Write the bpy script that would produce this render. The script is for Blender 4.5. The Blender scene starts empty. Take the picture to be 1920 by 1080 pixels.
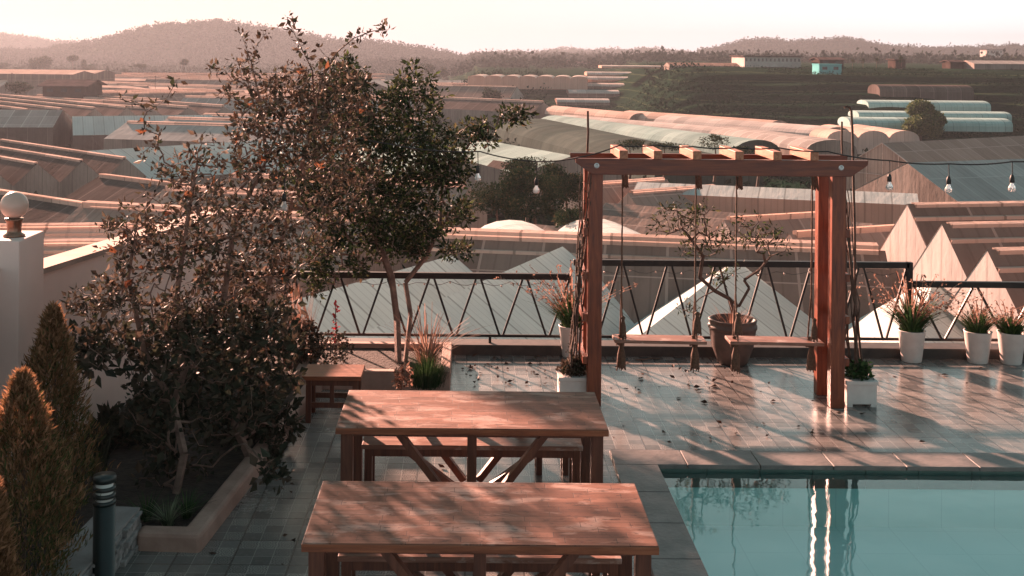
import bpy, math, random
import numpy as np
from mathutils import Vector, Matrix
R = math.radians
sc = bpy.context.scene
C = sc.collection
random.seed(7)
rng = np.random.default_rng(11)

# ------------------------------------------------------------------ camera
FPX, PX, PY, CH, ROLL = 2200.0, 880.0, 100.0, 3.5, R(0.5)
cam_d = bpy.data.cameras.new('camera'); cam = bpy.data.objects.new('camera', cam_d); C.objects.link(cam)
cam.location = (0, 0, CH)
cam.rotation_euler = (Matrix.Rotation(R(90), 3, 'X') @ Matrix.Rotation(ROLL, 3, 'Z')).to_euler()
cam_d.sensor_width = 36; cam_d.lens = 36 * FPX / 1920
cam_d.shift_x = (960 - PX) / 1920; cam_d.shift_y = -(540 - PY) / 1920
cam_d.clip_start = 0.1; cam_d.clip_end = 9000
sc.camera = cam
# ------------------------------------------------------------------ light
SUN_AZ, SUN_EL = -30.0, 18.0
world = bpy.data.worlds.new('World'); sc.world = world; world.use_nodes = True
nt = world.node_tree; nt.nodes.clear()
def wn(t, **k):
    n = nt.nodes.new(t)
    for a, b in k.items(): setattr(n, a, b)
    return n
sky = wn('ShaderNodeTexSky', sky_type='NISHITA', sun_disc=False)
sky.sun_elevation = R(SUN_EL); sky.sun_rotation = R(SUN_AZ); sky.air_density = 1.6; sky.dust_density = 4.0; sky.ozone_density = 1.0
bgn = wn('ShaderNodeBackground'); wo = wn('ShaderNodeOutputWorld')
tc = wn('ShaderNodeTexCoord'); sx = wn('ShaderNodeSeparateXYZ')
nt.links.new(tc.outputs['Generated'], sx.inputs[0])
ramp = wn('ShaderNodeValToRGB')
cr = ramp.color_ramp
cr.elements[0].position = 0.0; cr.elements[0].color = (3.15, 3.15, 3.3, 1)
cr.elements[1].position = 1.0; cr.elements[1].color = (.24, .44, .47, 1)
for p, c in ((0.03, (2.65, 2.7, 2.85, 1)), (0.10, (1.98, 2.12, 2.2, 1)), (0.22, (1.5, 1.98, 1.95, 1)), (0.42, (.60, .98, .99, 1))):
    e = cr.elements.new(p); e.color = c
nt.links.new(sx.outputs['Z'], ramp.inputs[0])
mixs = wn('ShaderNodeMixRGB', blend_type='MIX'); mixs.inputs[0].default_value = 0.93
# the sky opposite the low sun is dimmer
dt = wn('ShaderNodeVectorMath', operation='DOT_PRODUCT'); nt.links.new(tc.outputs['Generated'], dt.inputs[0]); dt.inputs[1].default_value = (math.sin(R(SUN_AZ)), math.cos(R(SUN_AZ)), 0)
mr = wn('ShaderNodeMapRange'); nt.links.new(dt.outputs['Value'], mr.inputs[0]); mr.inputs[1].default_value = -.8; mr.inputs[2].default_value = .75; mr.inputs[3].default_value = .6; mr.inputs[4].default_value = 1.0
mul = wn('ShaderNodeVectorMath', operation='SCALE'); nt.links.new(ramp.outputs[0], mul.inputs[0]); nt.links.new(mr.outputs[0], mul.inputs['Scale'])
nt.links.new(sky.outputs[0], mixs.inputs[1]); r2_ = wn('ShaderNodeValToRGB'); nt.links.new(dt.outputs['Value'], r2_.inputs[0]); r2_.color_ramp.elements[0].position = .62; r2_.color_ramp.elements[0].color = (1, .985, .97, 1); r2_.color_ramp.elements[1].position = .99; r2_.color_ramp.elements[1].color = (.64, .47, .50, 1)
tint = wn('ShaderNodeMixRGB', blend_type='MULTIPLY'); tint.inputs[0].default_value = 1; nt.links.new(mul.outputs[0], tint.inputs[1]); nt.links.new(r2_.outputs[0], tint.inputs[2]); nt.links.new(tint.outputs[0], mixs.inputs[2])
nt.links.new(mixs.outputs[0], bgn.inputs[0]); bgn.inputs[1].default_value = 0.10
nt.links.new(bgn.outputs[0], wo.inputs[0])
sl = bpy.data.lights.new('sun', 'SUN'); sun = bpy.data.objects.new('sun', sl); C.objects.link(sun)
sl.energy = 5.0; sl.angle = R(1.4); sl.color = (1.0, 0.55, 0.41)
sdir = Vector((math.sin(R(SUN_AZ)) * math.cos(R(SUN_EL)), math.cos(R(SUN_AZ)) * math.cos(R(SUN_EL)), math.sin(R(SUN_EL))))
sun.rotation_euler = sdir.to_track_quat('Z', 'Y').to_euler()
sc.view_settings.view_transform = 'Standard'; sc.view_settings.look = 'None'
sc.view_settings.exposure = 2.45; sc.view_settings.gamma = 1.0
sc.render.engine = 'CYCLES'
cy = sc.cycles
cy.use_denoising = True; cy.max_bounces = 8; cy.transparent_max_bounces = 12; cy.volume_bounces = 0
cy.diffuse_bounces = 3; cy.glossy_bounces = 3; cy.sample_clamp_indirect = 4

# ------------------------------------------------------------------ pixel helpers (points of the place at a real height or distance)
_c, _s = math.cos(ROLL), math.sin(ROLL)
def at_z(px, py, z=0.0):
    u = (px - PX) / FPX; v = (py - PY) / FPX
    k = _s * u - _c * v; Y = (z - CH) / k
    return Vector(((_c * u + _s * v) * Y, Y, z))
def at_y(px, py, Y):
    u = (px - PX) / FPX; v = (py - PY) / FPX
    return Vector(((_c * u + _s * v) * Y, Y, CH + (_s * u - _c * v) * Y))

# ------------------------------------------------------------------ object helpers
def tag(o, label=None, cat=None, group=None, kind=None):
    if label: o['label'] = label
    if cat: o['category'] = cat
    if group: o['group'] = group
    if kind: o['kind'] = kind
    return o
def empty(name, loc, label, cat, group=None, rz=0.0):
    o = bpy.data.objects.new(name, None); C.objects.link(o); o.location = loc; o.rotation_euler = (0, 0, rz)
    o.empty_display_size = 0.2
    return tag(o, label, cat, group)
def copy_tree(o, parent=None):
    c = o.copy(); C.objects.link(c); c.parent = parent
    for ch in list(o.children): copy_tree(ch, c)
    return c

class MB:
    """collects shapes, links them as one mesh object (coordinates local to the parent)"""
    def __init__(s): s.v = []; s.f = []; s.uv = []; s.sm = []
    def add(s, vs, fs, uvs=None, smooth=False):
        o = len(s.v); s.v += [tuple(v) for v in vs]
        for i, f in enumerate(fs):
            s.f.append([o + k for k in f]); s.uv.append(uvs[i] if uvs else None); s.sm.append(smooth)
    def box(s, x0, x1, y0, y1, z0, z1, M=None):
        vs = [Vector(p) for p in ((x0,y0,z0),(x1,y0,z0),(x1,y1,z0),(x0,y1,z0),(x0,y0,z1),(x1,y0,z1),(x1,y1,z1),(x0,y1,z1))]
        if M: vs = [M @ v for v in vs]
        s.add(vs, [(0,3,2,1),(4,5,6,7),(0,1,5,4),(1,2,6,5),(2,3,7,6),(3,0,4,7)])
        return s
    def bar(s, p, q, w, d=None, up=(0,0,1)):
        """square bar from p to q, w across, d the other way"""
        p, q = Vector(p), Vector(q); d = d or w
        t = (q - p).normalized(); u = Vector(up)
        a = t.cross(u)
        if a.length < 1e-4: a = t.cross(Vector((0, 1, 0)))
        a.normalize(); b = a.cross(t)
        vs = [c + a * (w/2*i) + b * (d/2*j) for c in (p, q) for i, j in ((-1,-1),(1,-1),(1,1),(-1,1))]
        s.add(vs, [(0,1,2,3),(7,6,5,4),(0,4,5,1),(1,5,6,2),(2,6,7,3),(3,7,4,0)])
        return s
    def tube(s, pts, r, n=8, cap=True, smooth=True):
        pts = [Vector(p) for p in pts]; rs = r if isinstance(r, (list, tuple)) else [r] * len(pts)
        vs = []; prev = None
        for i, p in enumerate(pts):
            t = (pts[min(i+1, len(pts)-1)] - pts[max(i-1, 0)]).normalized()
            a = t.cross(prev) if prev is not None and t.cross(prev).length > 1e-3 else t.cross(Vector((0.13, 0.21, 1)) if abs(t.z) < .95 else Vector((1, .1, 0)))
            a.normalize(); b = t.cross(a).normalized(); prev = b if prev is None else prev
            a = prev.cross(t); a.normalize(); b = t.cross(a)
            prev = b
            for k in range(n):
                an = 2*math.pi*k/n; vs.append(p + (a*math.cos(an) + b*math.sin(an)) * rs[i])
        fs = []
        for i in range(len(pts)-1):
            for k in range(n): fs.append((i*n+k, i*n+(k+1)%n, (i+1)*n+(k+1)%n, (i+1)*n+k))
        s.add(vs, fs, smooth=smooth)
        if cap: s.add(vs[:n], [tuple(range(n))[::-1]]); s.add(vs[-n:], [tuple(range(n))])
        return s
    def lathe(s, prof, n=24, c=(0,0,0), smooth=True):
        vs = [(c[0]+r*math.cos(2*math.pi*k/n), c[1]+r*math.sin(2*math.pi*k/n), c[2]+z) for r, z in prof for k in range(n)]
        fs = [(i*n+k, i*n+(k+1)%n, (i+1)*n+(k+1)%n, (i+1)*n+k) for i in range(len(prof)-1) for k in range(n)]
        s.add(vs, fs, smooth=smooth); return s
    def quad(s, a, b, c, d, uv=None):
        s.add([a, b, c, d], [(0,1,2,3)], [uv] if uv else None); return s
    def poly(s, pts): s.add(pts, [tuple(range(len(pts)))]); return s
    def prism(s, pts, y0, y1):
        """outline in xz, between y0 and y1"""
        n = len(pts)
        vs = [(x, y0, z) for x, z in pts] + [(x, y1, z) for x, z in pts]
        s.add(vs, [tuple(range(n)), tuple(range(n, 2*n))[::-1]] + [(i, n+i, n+(i+1)%n, (i+1)%n) for i in range(n)]); return s
    def build(s, name, mat, parent=None, loc=None, bevel=0.0):
        me = bpy.data.meshes.new(name); me.from_pydata(s.v, [], s.f)
        if any(u is not None for u in s.uv):
            ul = me.uv_layers.new(name='uv'); li = 0
            for f, u in zip(s.f, s.uv):
                for k in range(len(f)):
                    ul.data[li].uv = u[k] if u else (0, 0)
                    li += 1
        me.polygons.foreach_set('use_smooth', s.sm)
        for m in (mat if isinstance(mat, (list, tuple)) else [mat]): me.materials.append(m)
        me.update()
        o = bpy.data.objects.new(name, me); C.objects.link(o)
        if parent: o.parent = parent
        if loc: o.location = loc
        if bevel:
            b = o.modifiers.new('bevel', 'BEVEL'); b.width = bevel; b.segments = 2; b.limit_method = 'ANGLE'
        return o
def np_mesh(name, V, F, mat, parent=None, mi=None, smooth=False):
    """V (n,3) F (m,k) numpy"""
    me = bpy.data.meshes.new(name)
    m, k = F.shape
    me.vertices.add(len(V)); me.vertices.foreach_set('co', V.astype(np.float32).ravel())
    me.loops.add(m*k); me.loops.foreach_set('vertex_index', F.astype(np.int32).ravel())
    me.polygons.add(m); me.polygons.foreach_set('loop_start', np.arange(0, m*k, k, dtype=np.int32))
    me.polygons.foreach_set('loop_total', np.full(m, k, dtype=np.int32))
    for q in (mat if isinstance(mat, (list, tuple)) else [mat]): me.materials.append(q)
    if mi is not None: me.polygons.foreach_set('material_index', mi.astype(np.int32))
    me.polygons.foreach_set('use_smooth', np.full(m, smooth))
    me.update(calc_edges=True); me.validate()
    o = bpy.data.objects.new(name, me); C.objects.link(o)
    if parent: o.parent = parent
    return o

# ------------------------------------------------------------------ materials
class NT:
    def __init__(s, name):
        s.m = bpy.data.materials.new(name); s.m.use_nodes = True; s.t = s.m.node_tree
        s.b = s.t.nodes['Principled BSDF']; s.o = s.t.nodes['Material Output']
    def n(s, t, ins=None, **k):
        x = s.t.nodes.new(t)
        for a, b in k.items(): setattr(x, a, b)
        for a, b in (ins or {}).items():
            if hasattr(b, 'is_output'): s.t.links.new(b, x.inputs[a])
            else: x.inputs[a].default_value = b
        return x
    def l(s, a, b): s.t.links.new(a, b)
    def coord(s, kind='Object', scale=(1,1,1), rot=(0,0,0)):
        c = s.n('ShaderNodeTexCoord'); m = s.n('ShaderNodeMapping', {'Vector': c.outputs[kind], 'Scale': scale, 'Rotation': rot}); return m.outputs[0]
    def noise(s, vec, scale, detail=4, rough=.55, dist=0):
        return s.n('ShaderNodeTexNoise', {'Vector': vec, 'Scale': scale, 'Detail': detail, 'Roughness': rough, 'Distortion': dist})
    def ramp(s, fac, stops, interp='LINEAR'):
        r = s.n('ShaderNodeValToRGB', {'Fac': fac}); e = r.color_ramp; e.interpolation = interp
        e.elements[0].position = stops[0][0]; e.elements[0].color = (*stops[0][1], 1)
        e.elements[1].position = stops[-1][0]; e.elements[1].color = (*stops[-1][1], 1)
        for p, c in stops[1:-1]:
            q = e.elements.new(p); q.color = (*c, 1)
        return r.outputs[0]
    def mix(s, f, a, b, bt='MIX'):
        x = s.n('ShaderNodeMixRGB', blend_type=bt)
        for i, v in enumerate((f, a, b)):
            if hasattr(v, 'is_output'): s.l(v, x.inputs[i])
            else: x.inputs[i].default_value = v if i == 0 else (*v, 1)
        return x.outputs[0]
    def math(s, op, a, b=0.0, c=None):
        x = s.n('ShaderNodeMath', operation=op)
        for i, v in enumerate((a, b) if c is None else (a, b, c)):
            if hasattr(v, 'is_output'): s.l(v, x.inputs[i])
            else: x.inputs[i].default_value = v
        return x.outputs[0]
    def base(s, c):
        if hasattr(c, 'is_output'): s.l(c, s.b.inputs['Base Color'])
        else: s.b.inputs['Base Color'].default_value = (*c, 1)
    def rough(s, r):
        if hasattr(r, 'is_output'): s.l(r, s.b.inputs['Roughness'])
        else: s.b.inputs['Roughness'].default_value = r
    def bump(s, h, strength=.3, dist=.01):
        b = s.n('ShaderNodeBump', {'Height': h, 'Strength': strength, 'Distance': dist}); s.l(b.outputs[0], s.b.inputs['Normal'])
def g(v): return (v, v, v)

def m_noisy(name, a, b, scale=3, rough=.7, bump=.2, bdist=.01, bscale=None, detail=6, metal=0, kind='Object'):
    m = NT(name); v = m.coord(kind); n = m.noise(v, scale, detail, .6)
    m.base(m.ramp(n.outputs['Fac'], [(.3, a), (.7, b)])); m.rough(rough); m.b.inputs['Metallic'].default_value = metal
    if bump: m.bump(m.noise(v, bscale or scale*6, 5).outputs['Fac'], bump, bdist)
    return m.m
def m_wood(name, dark, mid, light, axis='X', rough=.45, scale=1.0, wear=None):
    m = NT(name)
    sc3 = {'X': (1.2, 14, 14), 'Z': (14, 14, 1.2), 'Y': (14, 1.2, 14)}[axis]
    v = m.coord('Object', tuple(k*scale for k in sc3))
    n = m.noise(v, 2.2, 8, .65, .6); n2 = m.noise(m.coord('Object'), 2.5, 3)
    c = m.ramp(n.outputs['Fac'], [(.28, dark), (.5, mid), (.75, light)])
    c = m.mix(m.math('MULTIPLY', n2.outputs['Fac'], .5), c, dark, 'MULTIPLY')
    if wear:
        w = m.noise(m.coord('Object', (2.2, 5, 5)), 1.6, 8, .68, .3)
        f = m.ramp(w.outputs['Fac'], [(.54, (0,0,0)), (.64, g(wear))]); c = m.mix(f, c, (.50, .42, .38))
    m.base(c); m.rough(m.math('MULTIPLY_ADD', n.outputs['Fac'], .3, rough-.15)); m.bump(n.outputs['Fac'], .35, .004)
    return m.m
def m_table():
    m = NT('worn_plank_top')
    co = m.coord('Object')
    br = m.n('ShaderNodeTexBrick', {'Vector': co, 'Scale': 1.0, 'Mortar Size': .0022, 'Mortar Smooth': .3, 'Brick Width': .42, 'Row Height': .075, 'Color1': (*g(.25),1), 'Color2': (*g(.85),1), 'Mortar': (0,0,0,1), 'Bias': 0.0})
    br.offset = .37; br.offset_frequency = 2; br.squash = .7; br.squash_frequency = 3
    n = m.noise(m.coord('Object', (1.6, 18, 6)), 2.0, 9, .7, .8)
    plank = m.mix(.55, n.outputs['Color'], br.outputs['Color'])
    bw = m.n('ShaderNodeRGBToBW', {'Color': plank}).outputs[0]
    c = m.ramp(bw, [(.2, (.070, .026, .017)), (.5, (.165, .066, .042)), (.85, (.30, .142, .10))])
    w = m.noise(m.coord('Object', (1.3, 3.2, 1)), 2.1, 9, .62, .5)
    f = m.ramp(w.outputs['Fac'], [(.50, g(0)), (.56, g(.45)), (.66, g(.9))])
    c = m.mix(f, c, (.38, .26, .22))
    d = m.noise(m.coord('Object', (5, 14, 1)), 2.4, 6, .7)
    c = m.mix(m.ramp(d.outputs['Fac'], [(.55, g(0)), (.64, g(.8))]), c, (.045, .020, .016))
    c = m.mix(m.math('MULTIPLY', br.outputs['Fac'], .75), c, (.05, .022, .016))
    m.base(c); m.rough(m.math('MULTIPLY_ADD', w.outputs['Fac'], .3, .45)); m.b.inputs['Specular IOR Level'].default_value = .22
    h = m.math('SUBTRACT', m.math('MULTIPLY', n.outputs['Fac'], .5), m.math('MULTIPLY', br.outputs['Fac'], .25))
    h = m.math('ADD', h, m.math('MULTIPLY', m.noise(m.coord('Object', (1,1,1)), 55, 4).outputs['Fac'], .35))
    m.bump(h, .55, .004)
    return m.m
def m_leaf(name, stops, trans=.35, rough=.5, spec=.10):
    m = NT(name); ge = m.n('ShaderNodeNewGeometry'); c = m.ramp(ge.outputs['Random Per Island'], stops)
    m.base(c); m.rough(.6); m.b.inputs['Specular IOR Level'].default_value = spec
    t = m.n('ShaderNodeBsdfTranslucent', {'Color': c}); x = m.n('ShaderNodeMixShader', {0: trans, 1: m.b.outputs[0], 2: t.outputs[0]})
    m.l(x.outputs[0], m.o.inputs[0]); return m.m
def m_plastic(name, a, b, seam=3.0, rough=.62, seamc=.55, vseam=0.0, dirt=.35, spec=.12, trans=0.0, lk=.25, pan_=.5):
    """greenhouse film: uv in metres (u along ridge, v down the slope)"""
    m = NT(name); c = m.n('ShaderNodeTexCoord').outputs['UV']
    sp = m.n('ShaderNodeSeparateXYZ', {0: c})
    n = m.noise(m.n('ShaderNodeMapping', {'Vector': c, 'Scale': (.25, .12, 1)}).outputs[0], 1.0, 6, .65)
    n2 = m.noise(m.n('ShaderNodeMapping', {'Vector': c, 'Scale': (2.2, .16, 1)}).outputs[0], 1.0, 5, .7)
    col = m.ramp(n.outputs['Fac'], [(.3, a), (.7, b)])
    col = m.mix(m.ramp(n2.outputs['Fac'], [(.5, g(0)), (.75, g(dirt))]), col, tuple(k*.5 for k in a))
    pan = m.n('ShaderNodeTexWhiteNoise', {'Vector': m.n('ShaderNodeCombineXYZ', {0: m.math('FLOOR', m.math('DIVIDE', sp.outputs[0], seam)), 1: m.math('FLOOR', m.math('DIVIDE', sp.outputs[1], vseam or 50.))}).outputs[0]}, noise_dimensions='2D')
    col = m.mix(pan_, col, m.mix(pan.outputs[0], g(.45), g(1.0)), 'MULTIPLY')
    fr = m.math('PINGPONG', sp.outputs[0], seam/2)
    line = m.math('LESS_THAN', fr, .055 if seam > 1.4 else .03)
    if vseam:
        line = m.math('MAXIMUM', line, m.math('LESS_THAN', m.math('PINGPONG', sp.outputs[1], vseam/2), .04))
    rib = m.math('LESS_THAN', m.math('PINGPONG', sp.outputs[0], seam/8), seam/60)
    col = m.mix(m.math('MULTIPLY', rib, .22), col, tuple(k*.4 for k in a))
    col = m.mix(m.math('MULTIPLY', line, seamc), col, tuple(min(.75, k*lk) for k in b))
    m.base(col); m.rough(.85); m.b.inputs['Specular IOR Level'].default_value = 0.0
    w = m.noise(m.n('ShaderNodeMapping', {'Vector': c, 'Scale': (1.0, .5, 1)}).outputs[0], 1.3, 4)
    m.bump(m.math('ADD', w.outputs['Fac'], m.math('MULTIPLY', line, .6)), .5, .12)
    if trans:
        t = m.n('ShaderNodeBsdfTranslucent', {'Color': col}); x = m.n('ShaderNodeMixShader', {0: trans, 1: m.b.outputs[0], 2: t.outputs[0]}); m.l(x.outputs[0], m.o.inputs[0])
    return m.m

MAT = {}
MAT['post'] = m_wood('red_stained_timber', (.075, .013, .005), (.21, .042, .014), (.36, .095, .035), 'Z', .4)
MAT['beam'] = m_wood('red_stained_beam', (.065, .011, .005), (.18, .036, .013), (.31, .08, .03), 'X', .4)
MAT['cross'] = m_wood('red_stained_crossbar', (.20, .06, .03), (.42, .17, .09), (.58, .28, .17), 'Y', .5)
MAT['leg'] = m_wood('dark_table_timber', (.055, .016, .009), (.14, .042, .022), (.24, .085, .045), 'Z', .5)
MAT['edge'] = m_wood('table_edge_timber', (.12, .030, .012), (.27, .078, .032), (.42, .15, .07), 'X', .45)
MAT['top'] = m_table()
MAT['seat'] = m_wood('worn_bench_seat', (.12, .05, .035), (.28, .13, .09), (.45, .27, .20), 'X', .45, 1.0, .6)
MAT['metal'] = m_noisy('black_painted_steel', (.006,.006,.006), (.018,.013,.012), 9, .5, .15, .002, metal=.3)
MAT['white'] = m_noisy('white_planter_plastic', (.52,.46,.44), (.68,.62,.59), 5, .5, .08, .002)
MAT['clay'] = m_noisy('clay_pot', (.055,.035,.030), (.125,.078,.064), 6, .6, .3, .004)
MAT['terra'] = m_noisy('terracotta_kerb', (.26,.15,.12), (.42,.26,.21), 5, .75, .4, .006, 40)
MAT['kerb'] = m_noisy('edge_kerb', (.022,.016,.014), (.06,.044,.038), 8, .6, .3, .004)
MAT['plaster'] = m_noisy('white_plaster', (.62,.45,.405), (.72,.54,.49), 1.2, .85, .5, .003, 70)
MAT['coping'] = m_noisy('stone_coping', (.085,.08,.078), (.19,.165,.155), 4, .5, .6, .008, 26)
MAT['soil'] = m_noisy('soil', (.018,.012,.010), (.06,.04,.032), 8, .95, .9, .03, 30)
MAT['rope'] = m_noisy('rope', (.055,.028,.018), (.15,.08,.052), 60, .9, .6, .004, 160)
MAT['cord'] = m_noisy('black_cord', (.01,.01,.01), (.03,.025,.025), 10, .6, 0)
MAT['bark'] = m_noisy('bark', (.10,.055,.045), (.27,.16,.125), 14, .85, .7, .01, 45)
MAT['barkd'] = m_noisy('dark_bark', (.045,.026,.020), (.13,.075,.055), 14, .85, .7, .01, 45)
MAT['bollard'] = m_noisy('green_black_enamel', (.005,.010,.010), (.010,.018,.018), 6, .35, .05, .001)
MAT['lens'] = m_noisy('frosted_lens', (.45,.47,.46), (.6,.62,.6), 8, .3, 0)
MAT['brass'] = m_noisy('lamp_base', (.12,.06,.04), (.3,.17,.12), 8, .3, 0, metal=.7)
MAT['ivory'] = m_noisy('lamp_globe', (.52,.34,.28), (.6,.42,.35), 3, .3, 0)
MAT['rock'] = m_noisy('rough_stone_cladding', (.11,.10,.10), (.36,.33,.32), 9, .8, 1.0, .04, 14)
MAT['conc'] = m_noisy('concrete', (.20,.17,.165), (.33,.29,.28), 3, .85, .4, .004, 50)
MAT['wcap'] = m_noisy('weathered_wall_cap', (.22,.15,.125), (.36,.26,.22), 3, .9, .4, .004, 50)
MAT['steel'] = m_noisy('galvanised_tube', (.25,.22,.21), (.42,.38,.36), 6, .5, 0)
MAT['bolt'] = m_noisy('bolt_metal', (.5,.5,.5), (.7,.7,.7), 6, .3, 0, metal=.8)
def m_glass():
    m = NT('bulb_glass'); m.base((.85,.82,.80)); m.rough(.05); m.b.inputs['Transmission Weight'].default_value = .65; m.b.inputs['IOR'].default_value = 1.3; return m.m
MAT['bulb'] = m_glass()
def m_tile():
    m = NT('patterned_terrace_tile'); co = m.coord('Object')
    br = m.n('ShaderNodeTexBrick', {'Vector': co, 'Scale': 1.0, 'Mortar Size': .0065, 'Mortar Smooth': .1, 'Brick Width': .4, 'Row Height': .4, 'Color1': (*g(.3),1), 'Color2': (*g(.7),1), 'Mortar': (0,0,0,1)})
    br.offset = 0; br.squash = 1
    sb = m.n('ShaderNodeTexBrick', {'Vector': co, 'Scale': 1.0, 'Mortar Size': .0022, 'Mortar Smooth': .4, 'Brick Width': .13333, 'Row Height': .13333, 'Color1': (*g(.15),1), 'Color2': (*g(.85),1), 'Mortar': (*g(.9),1)})
    sb.offset = 0; sb.squash = 1
    sp = m.n('ShaderNodeSeparateXYZ', {0: co})
    def cell(o):
        return m.math('SUBTRACT', m.math('FRACT', m.math('DIVIDE', o, .133333)), .5)
    cx, cy_ = cell(sp.outputs[0]), cell(sp.outputs[1])
    rad = m.math('SQRT', m.math('ADD', m.math('MULTIPLY', cx, cx), m.math('MULTIPLY', cy_, cy_)))
    ang = m.math('ARCTAN2', cy_, cx)
    pet = m.math('MULTIPLY', m.math('SINE', m.math('MULTIPLY', ang, 8.0)), .05)
    ring = m.math('ABSOLUTE', m.math('SUBTRACT', m.math('PINGPONG', m.math('ADD', rad, pet), .17), .085))
    ringm = m.math('LESS_THAN', ring, .028)
    wn_ = m.n('ShaderNodeTexWhiteNoise', {'Vector': m.n('ShaderNodeCombineXYZ', {0: m.math('FLOOR', m.math('DIVIDE', sp.outputs[0], .133333)), 1: m.math('FLOOR', m.math('DIVIDE', sp.outputs[1], .133333))}).outputs[0]}, noise_dimensions='2D')
    has = m.math('GREATER_THAN', wn_.outputs[0], .52)
    n = m.noise(co, 1.3, 6, .6); nf = m.noise(co, 26, 5, .7)
    tone = m.math('ADD', m.math('MULTIPLY_ADD', wn_.outputs[0], .42, .08), m.math('MULTIPLY', n.outputs['Fac'], .27))
    c = m.ramp(tone, [(.12, (.060,.057,.056)), (.40, (.155,.145,.138)), (.75, (.36,.32,.295))])
    c = m.mix(m.math('MULTIPLY', m.math('MULTIPLY', ringm, has), .8), c, (.055,.055,.055))
    c = m.mix(m.math('MULTIPLY', m.ramp(nf.outputs['Fac'], [(.5, g(0)), (.75, g(1))]), .2), c, (.40,.37,.35))
    c = m.mix(m.math('MULTIPLY', sb.outputs['Fac'], .7), c, (.42,.39,.37))
    c = m.mix(m.math('MULTIPLY', br.outputs['Fac'], .9), c, (.06,.052,.05))
    m.base(c)
    w = m.noise(co, .9, 5, .6)
    m.rough(m.ramp(m.math('MULTIPLY_ADD', nf.outputs['Fac'], .35, m.math('MULTIPLY', w.outputs['Fac'], .65)), [(.35, g(.15)), (.7, g(.32))]))
    h = m.math('SUBTRACT', m.math('MULTIPLY', m.noise(co, 12, 3).outputs['Fac'], .5), m.math('ADD', br.outputs['Fac'], m.math('MULTIPLY', sb.outputs['Fac'], .15)))
    m.bump(h, .25, .004); m.b.inputs['Specular IOR Level'].default_value = .75
    return m.m
MAT['tile'] = m_tile()
def m_pool(name, a, b, s):
    m = NT(name); co = m.coord('Object')
    br = m.n('ShaderNodeTexBrick', {'Vector': co, 'Scale': 1.0, 'Mortar Size': .004, 'Brick Width': s, 'Row Height': s, 'Color1': (*a,1), 'Color2': (*b,1), 'Mortar': (.56,.84,.81,1)})
    br.offset = 0; m.base(br.outputs[0]); m.rough(.3); return m.m
MAT['pool'] = m_pool('pool_floor_tile', (.66,.95,.90), (.68,.96,.92), .45)
MAT['pband'] = m_noisy('pool_band_tile', (.05,.085,.075), (.10,.14,.12), 5, .3, .1, .002)
def m_water():
    m = NT('pool_water'); m.t.nodes.remove(m.b)
    gl = m.n('ShaderNodeBsdfGlossy', {'Roughness': .03, 'Color': (1,1,1,1)})
    tr = m.n('ShaderNodeBsdfTransparent', {'Color': (.96,1,1,1)})
    w = m.noise(m.coord('Object'), 1.6, 3, .5); w2 = m.noise(m.coord('Object'), 6, 2, .5)
    b = m.n('ShaderNodeBump', {'Height': m.math('ADD', w.outputs['Fac'], m.math('MULTIPLY', w2.outputs['Fac'], .12)), 'Strength': .16, 'Distance': .03})
    m.l(b.outputs[0], gl.inputs['Normal'])
    fr = m.n('ShaderNodeFresnel', {'IOR': 1.36}); m.l(b.outputs[0], fr.inputs['Normal'])
    x = m.n('ShaderNodeMixShader', {0: m.math('MULTIPLY_ADD', fr.outputs[0], 1.15, .03), 1: tr.outputs[0], 2: gl.outputs[0]}); m.l(x.outputs[0], m.o.inputs[0]); return m.m
MAT['water'] = m_water()
# foliage
MAT['lf_vine'] = m_leaf('dry_vine_leaf', [(0, (.028,.022,.018)), (.3, (.058,.040,.029)), (.55, (.095,.066,.048)), (.72, (.038,.048,.026)), (.88, (.13,.092,.068)), (1, (.30,.23,.18))], .25)
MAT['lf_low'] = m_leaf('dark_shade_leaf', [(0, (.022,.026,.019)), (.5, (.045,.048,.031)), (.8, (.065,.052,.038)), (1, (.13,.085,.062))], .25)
MAT['lf_tree'] = m_leaf('tree_leaf', [(0, (.014,.020,.013)), (.5, (.030,.046,.020)), (.75, (.055,.045,.030)), (.92, (.09,.13,.04)), (1, (.18,.11,.075))], .28)
MAT['lf_rust'] = m_leaf('rust_leaf', [(0, (.08,.03,.018)), (.5, (.17,.065,.032)), (1, (.28,.13,.075))], .35)
MAT['lf_green'] = m_leaf('green_leaf', [(0, (.014,.034,.014)), (.6, (.032,.075,.026)), (1, (.09,.15,.05))], .3)
MAT['lf_bush'] = m_leaf('far_bush_leaf', [(0, (.010,.024,.015)), (.6, (.022,.042,.022)), (.88, (.06,.065,.035)), (1, (.12,.08,.05))], .12, spec=0.)
MAT['lf_bamboo'] = m_leaf('pale_bush_leaf', [(0, (.035,.06,.026)), (.6, (.08,.115,.042)), (1, (.17,.19,.075))], .25)
MAT['lf_red'] = m_leaf('red_flower', [(0, (.22,.01,.015)), (1, (.5,.04,.05))], .4)
MAT['lf_plume'] = m_leaf('dry_plume', [(0, (.16,.075,.055)), (.6, (.33,.18,.13)), (1, (.5,.34,.27))], .4)
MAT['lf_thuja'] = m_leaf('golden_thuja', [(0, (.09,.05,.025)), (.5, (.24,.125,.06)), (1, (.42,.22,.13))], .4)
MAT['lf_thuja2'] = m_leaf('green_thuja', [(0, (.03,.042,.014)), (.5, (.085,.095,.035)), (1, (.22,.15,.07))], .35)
MAT['lf_stripe'] = m_leaf('striped_leaf', [(0, (.05,.075,.04)), (1, (.30,.34,.22))], .3)
MAT['lf_fallen'] = m_leaf('fallen_leaf', [(0, (.02,.012,.010)), (1, (.07,.035,.025))], .1)
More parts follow.
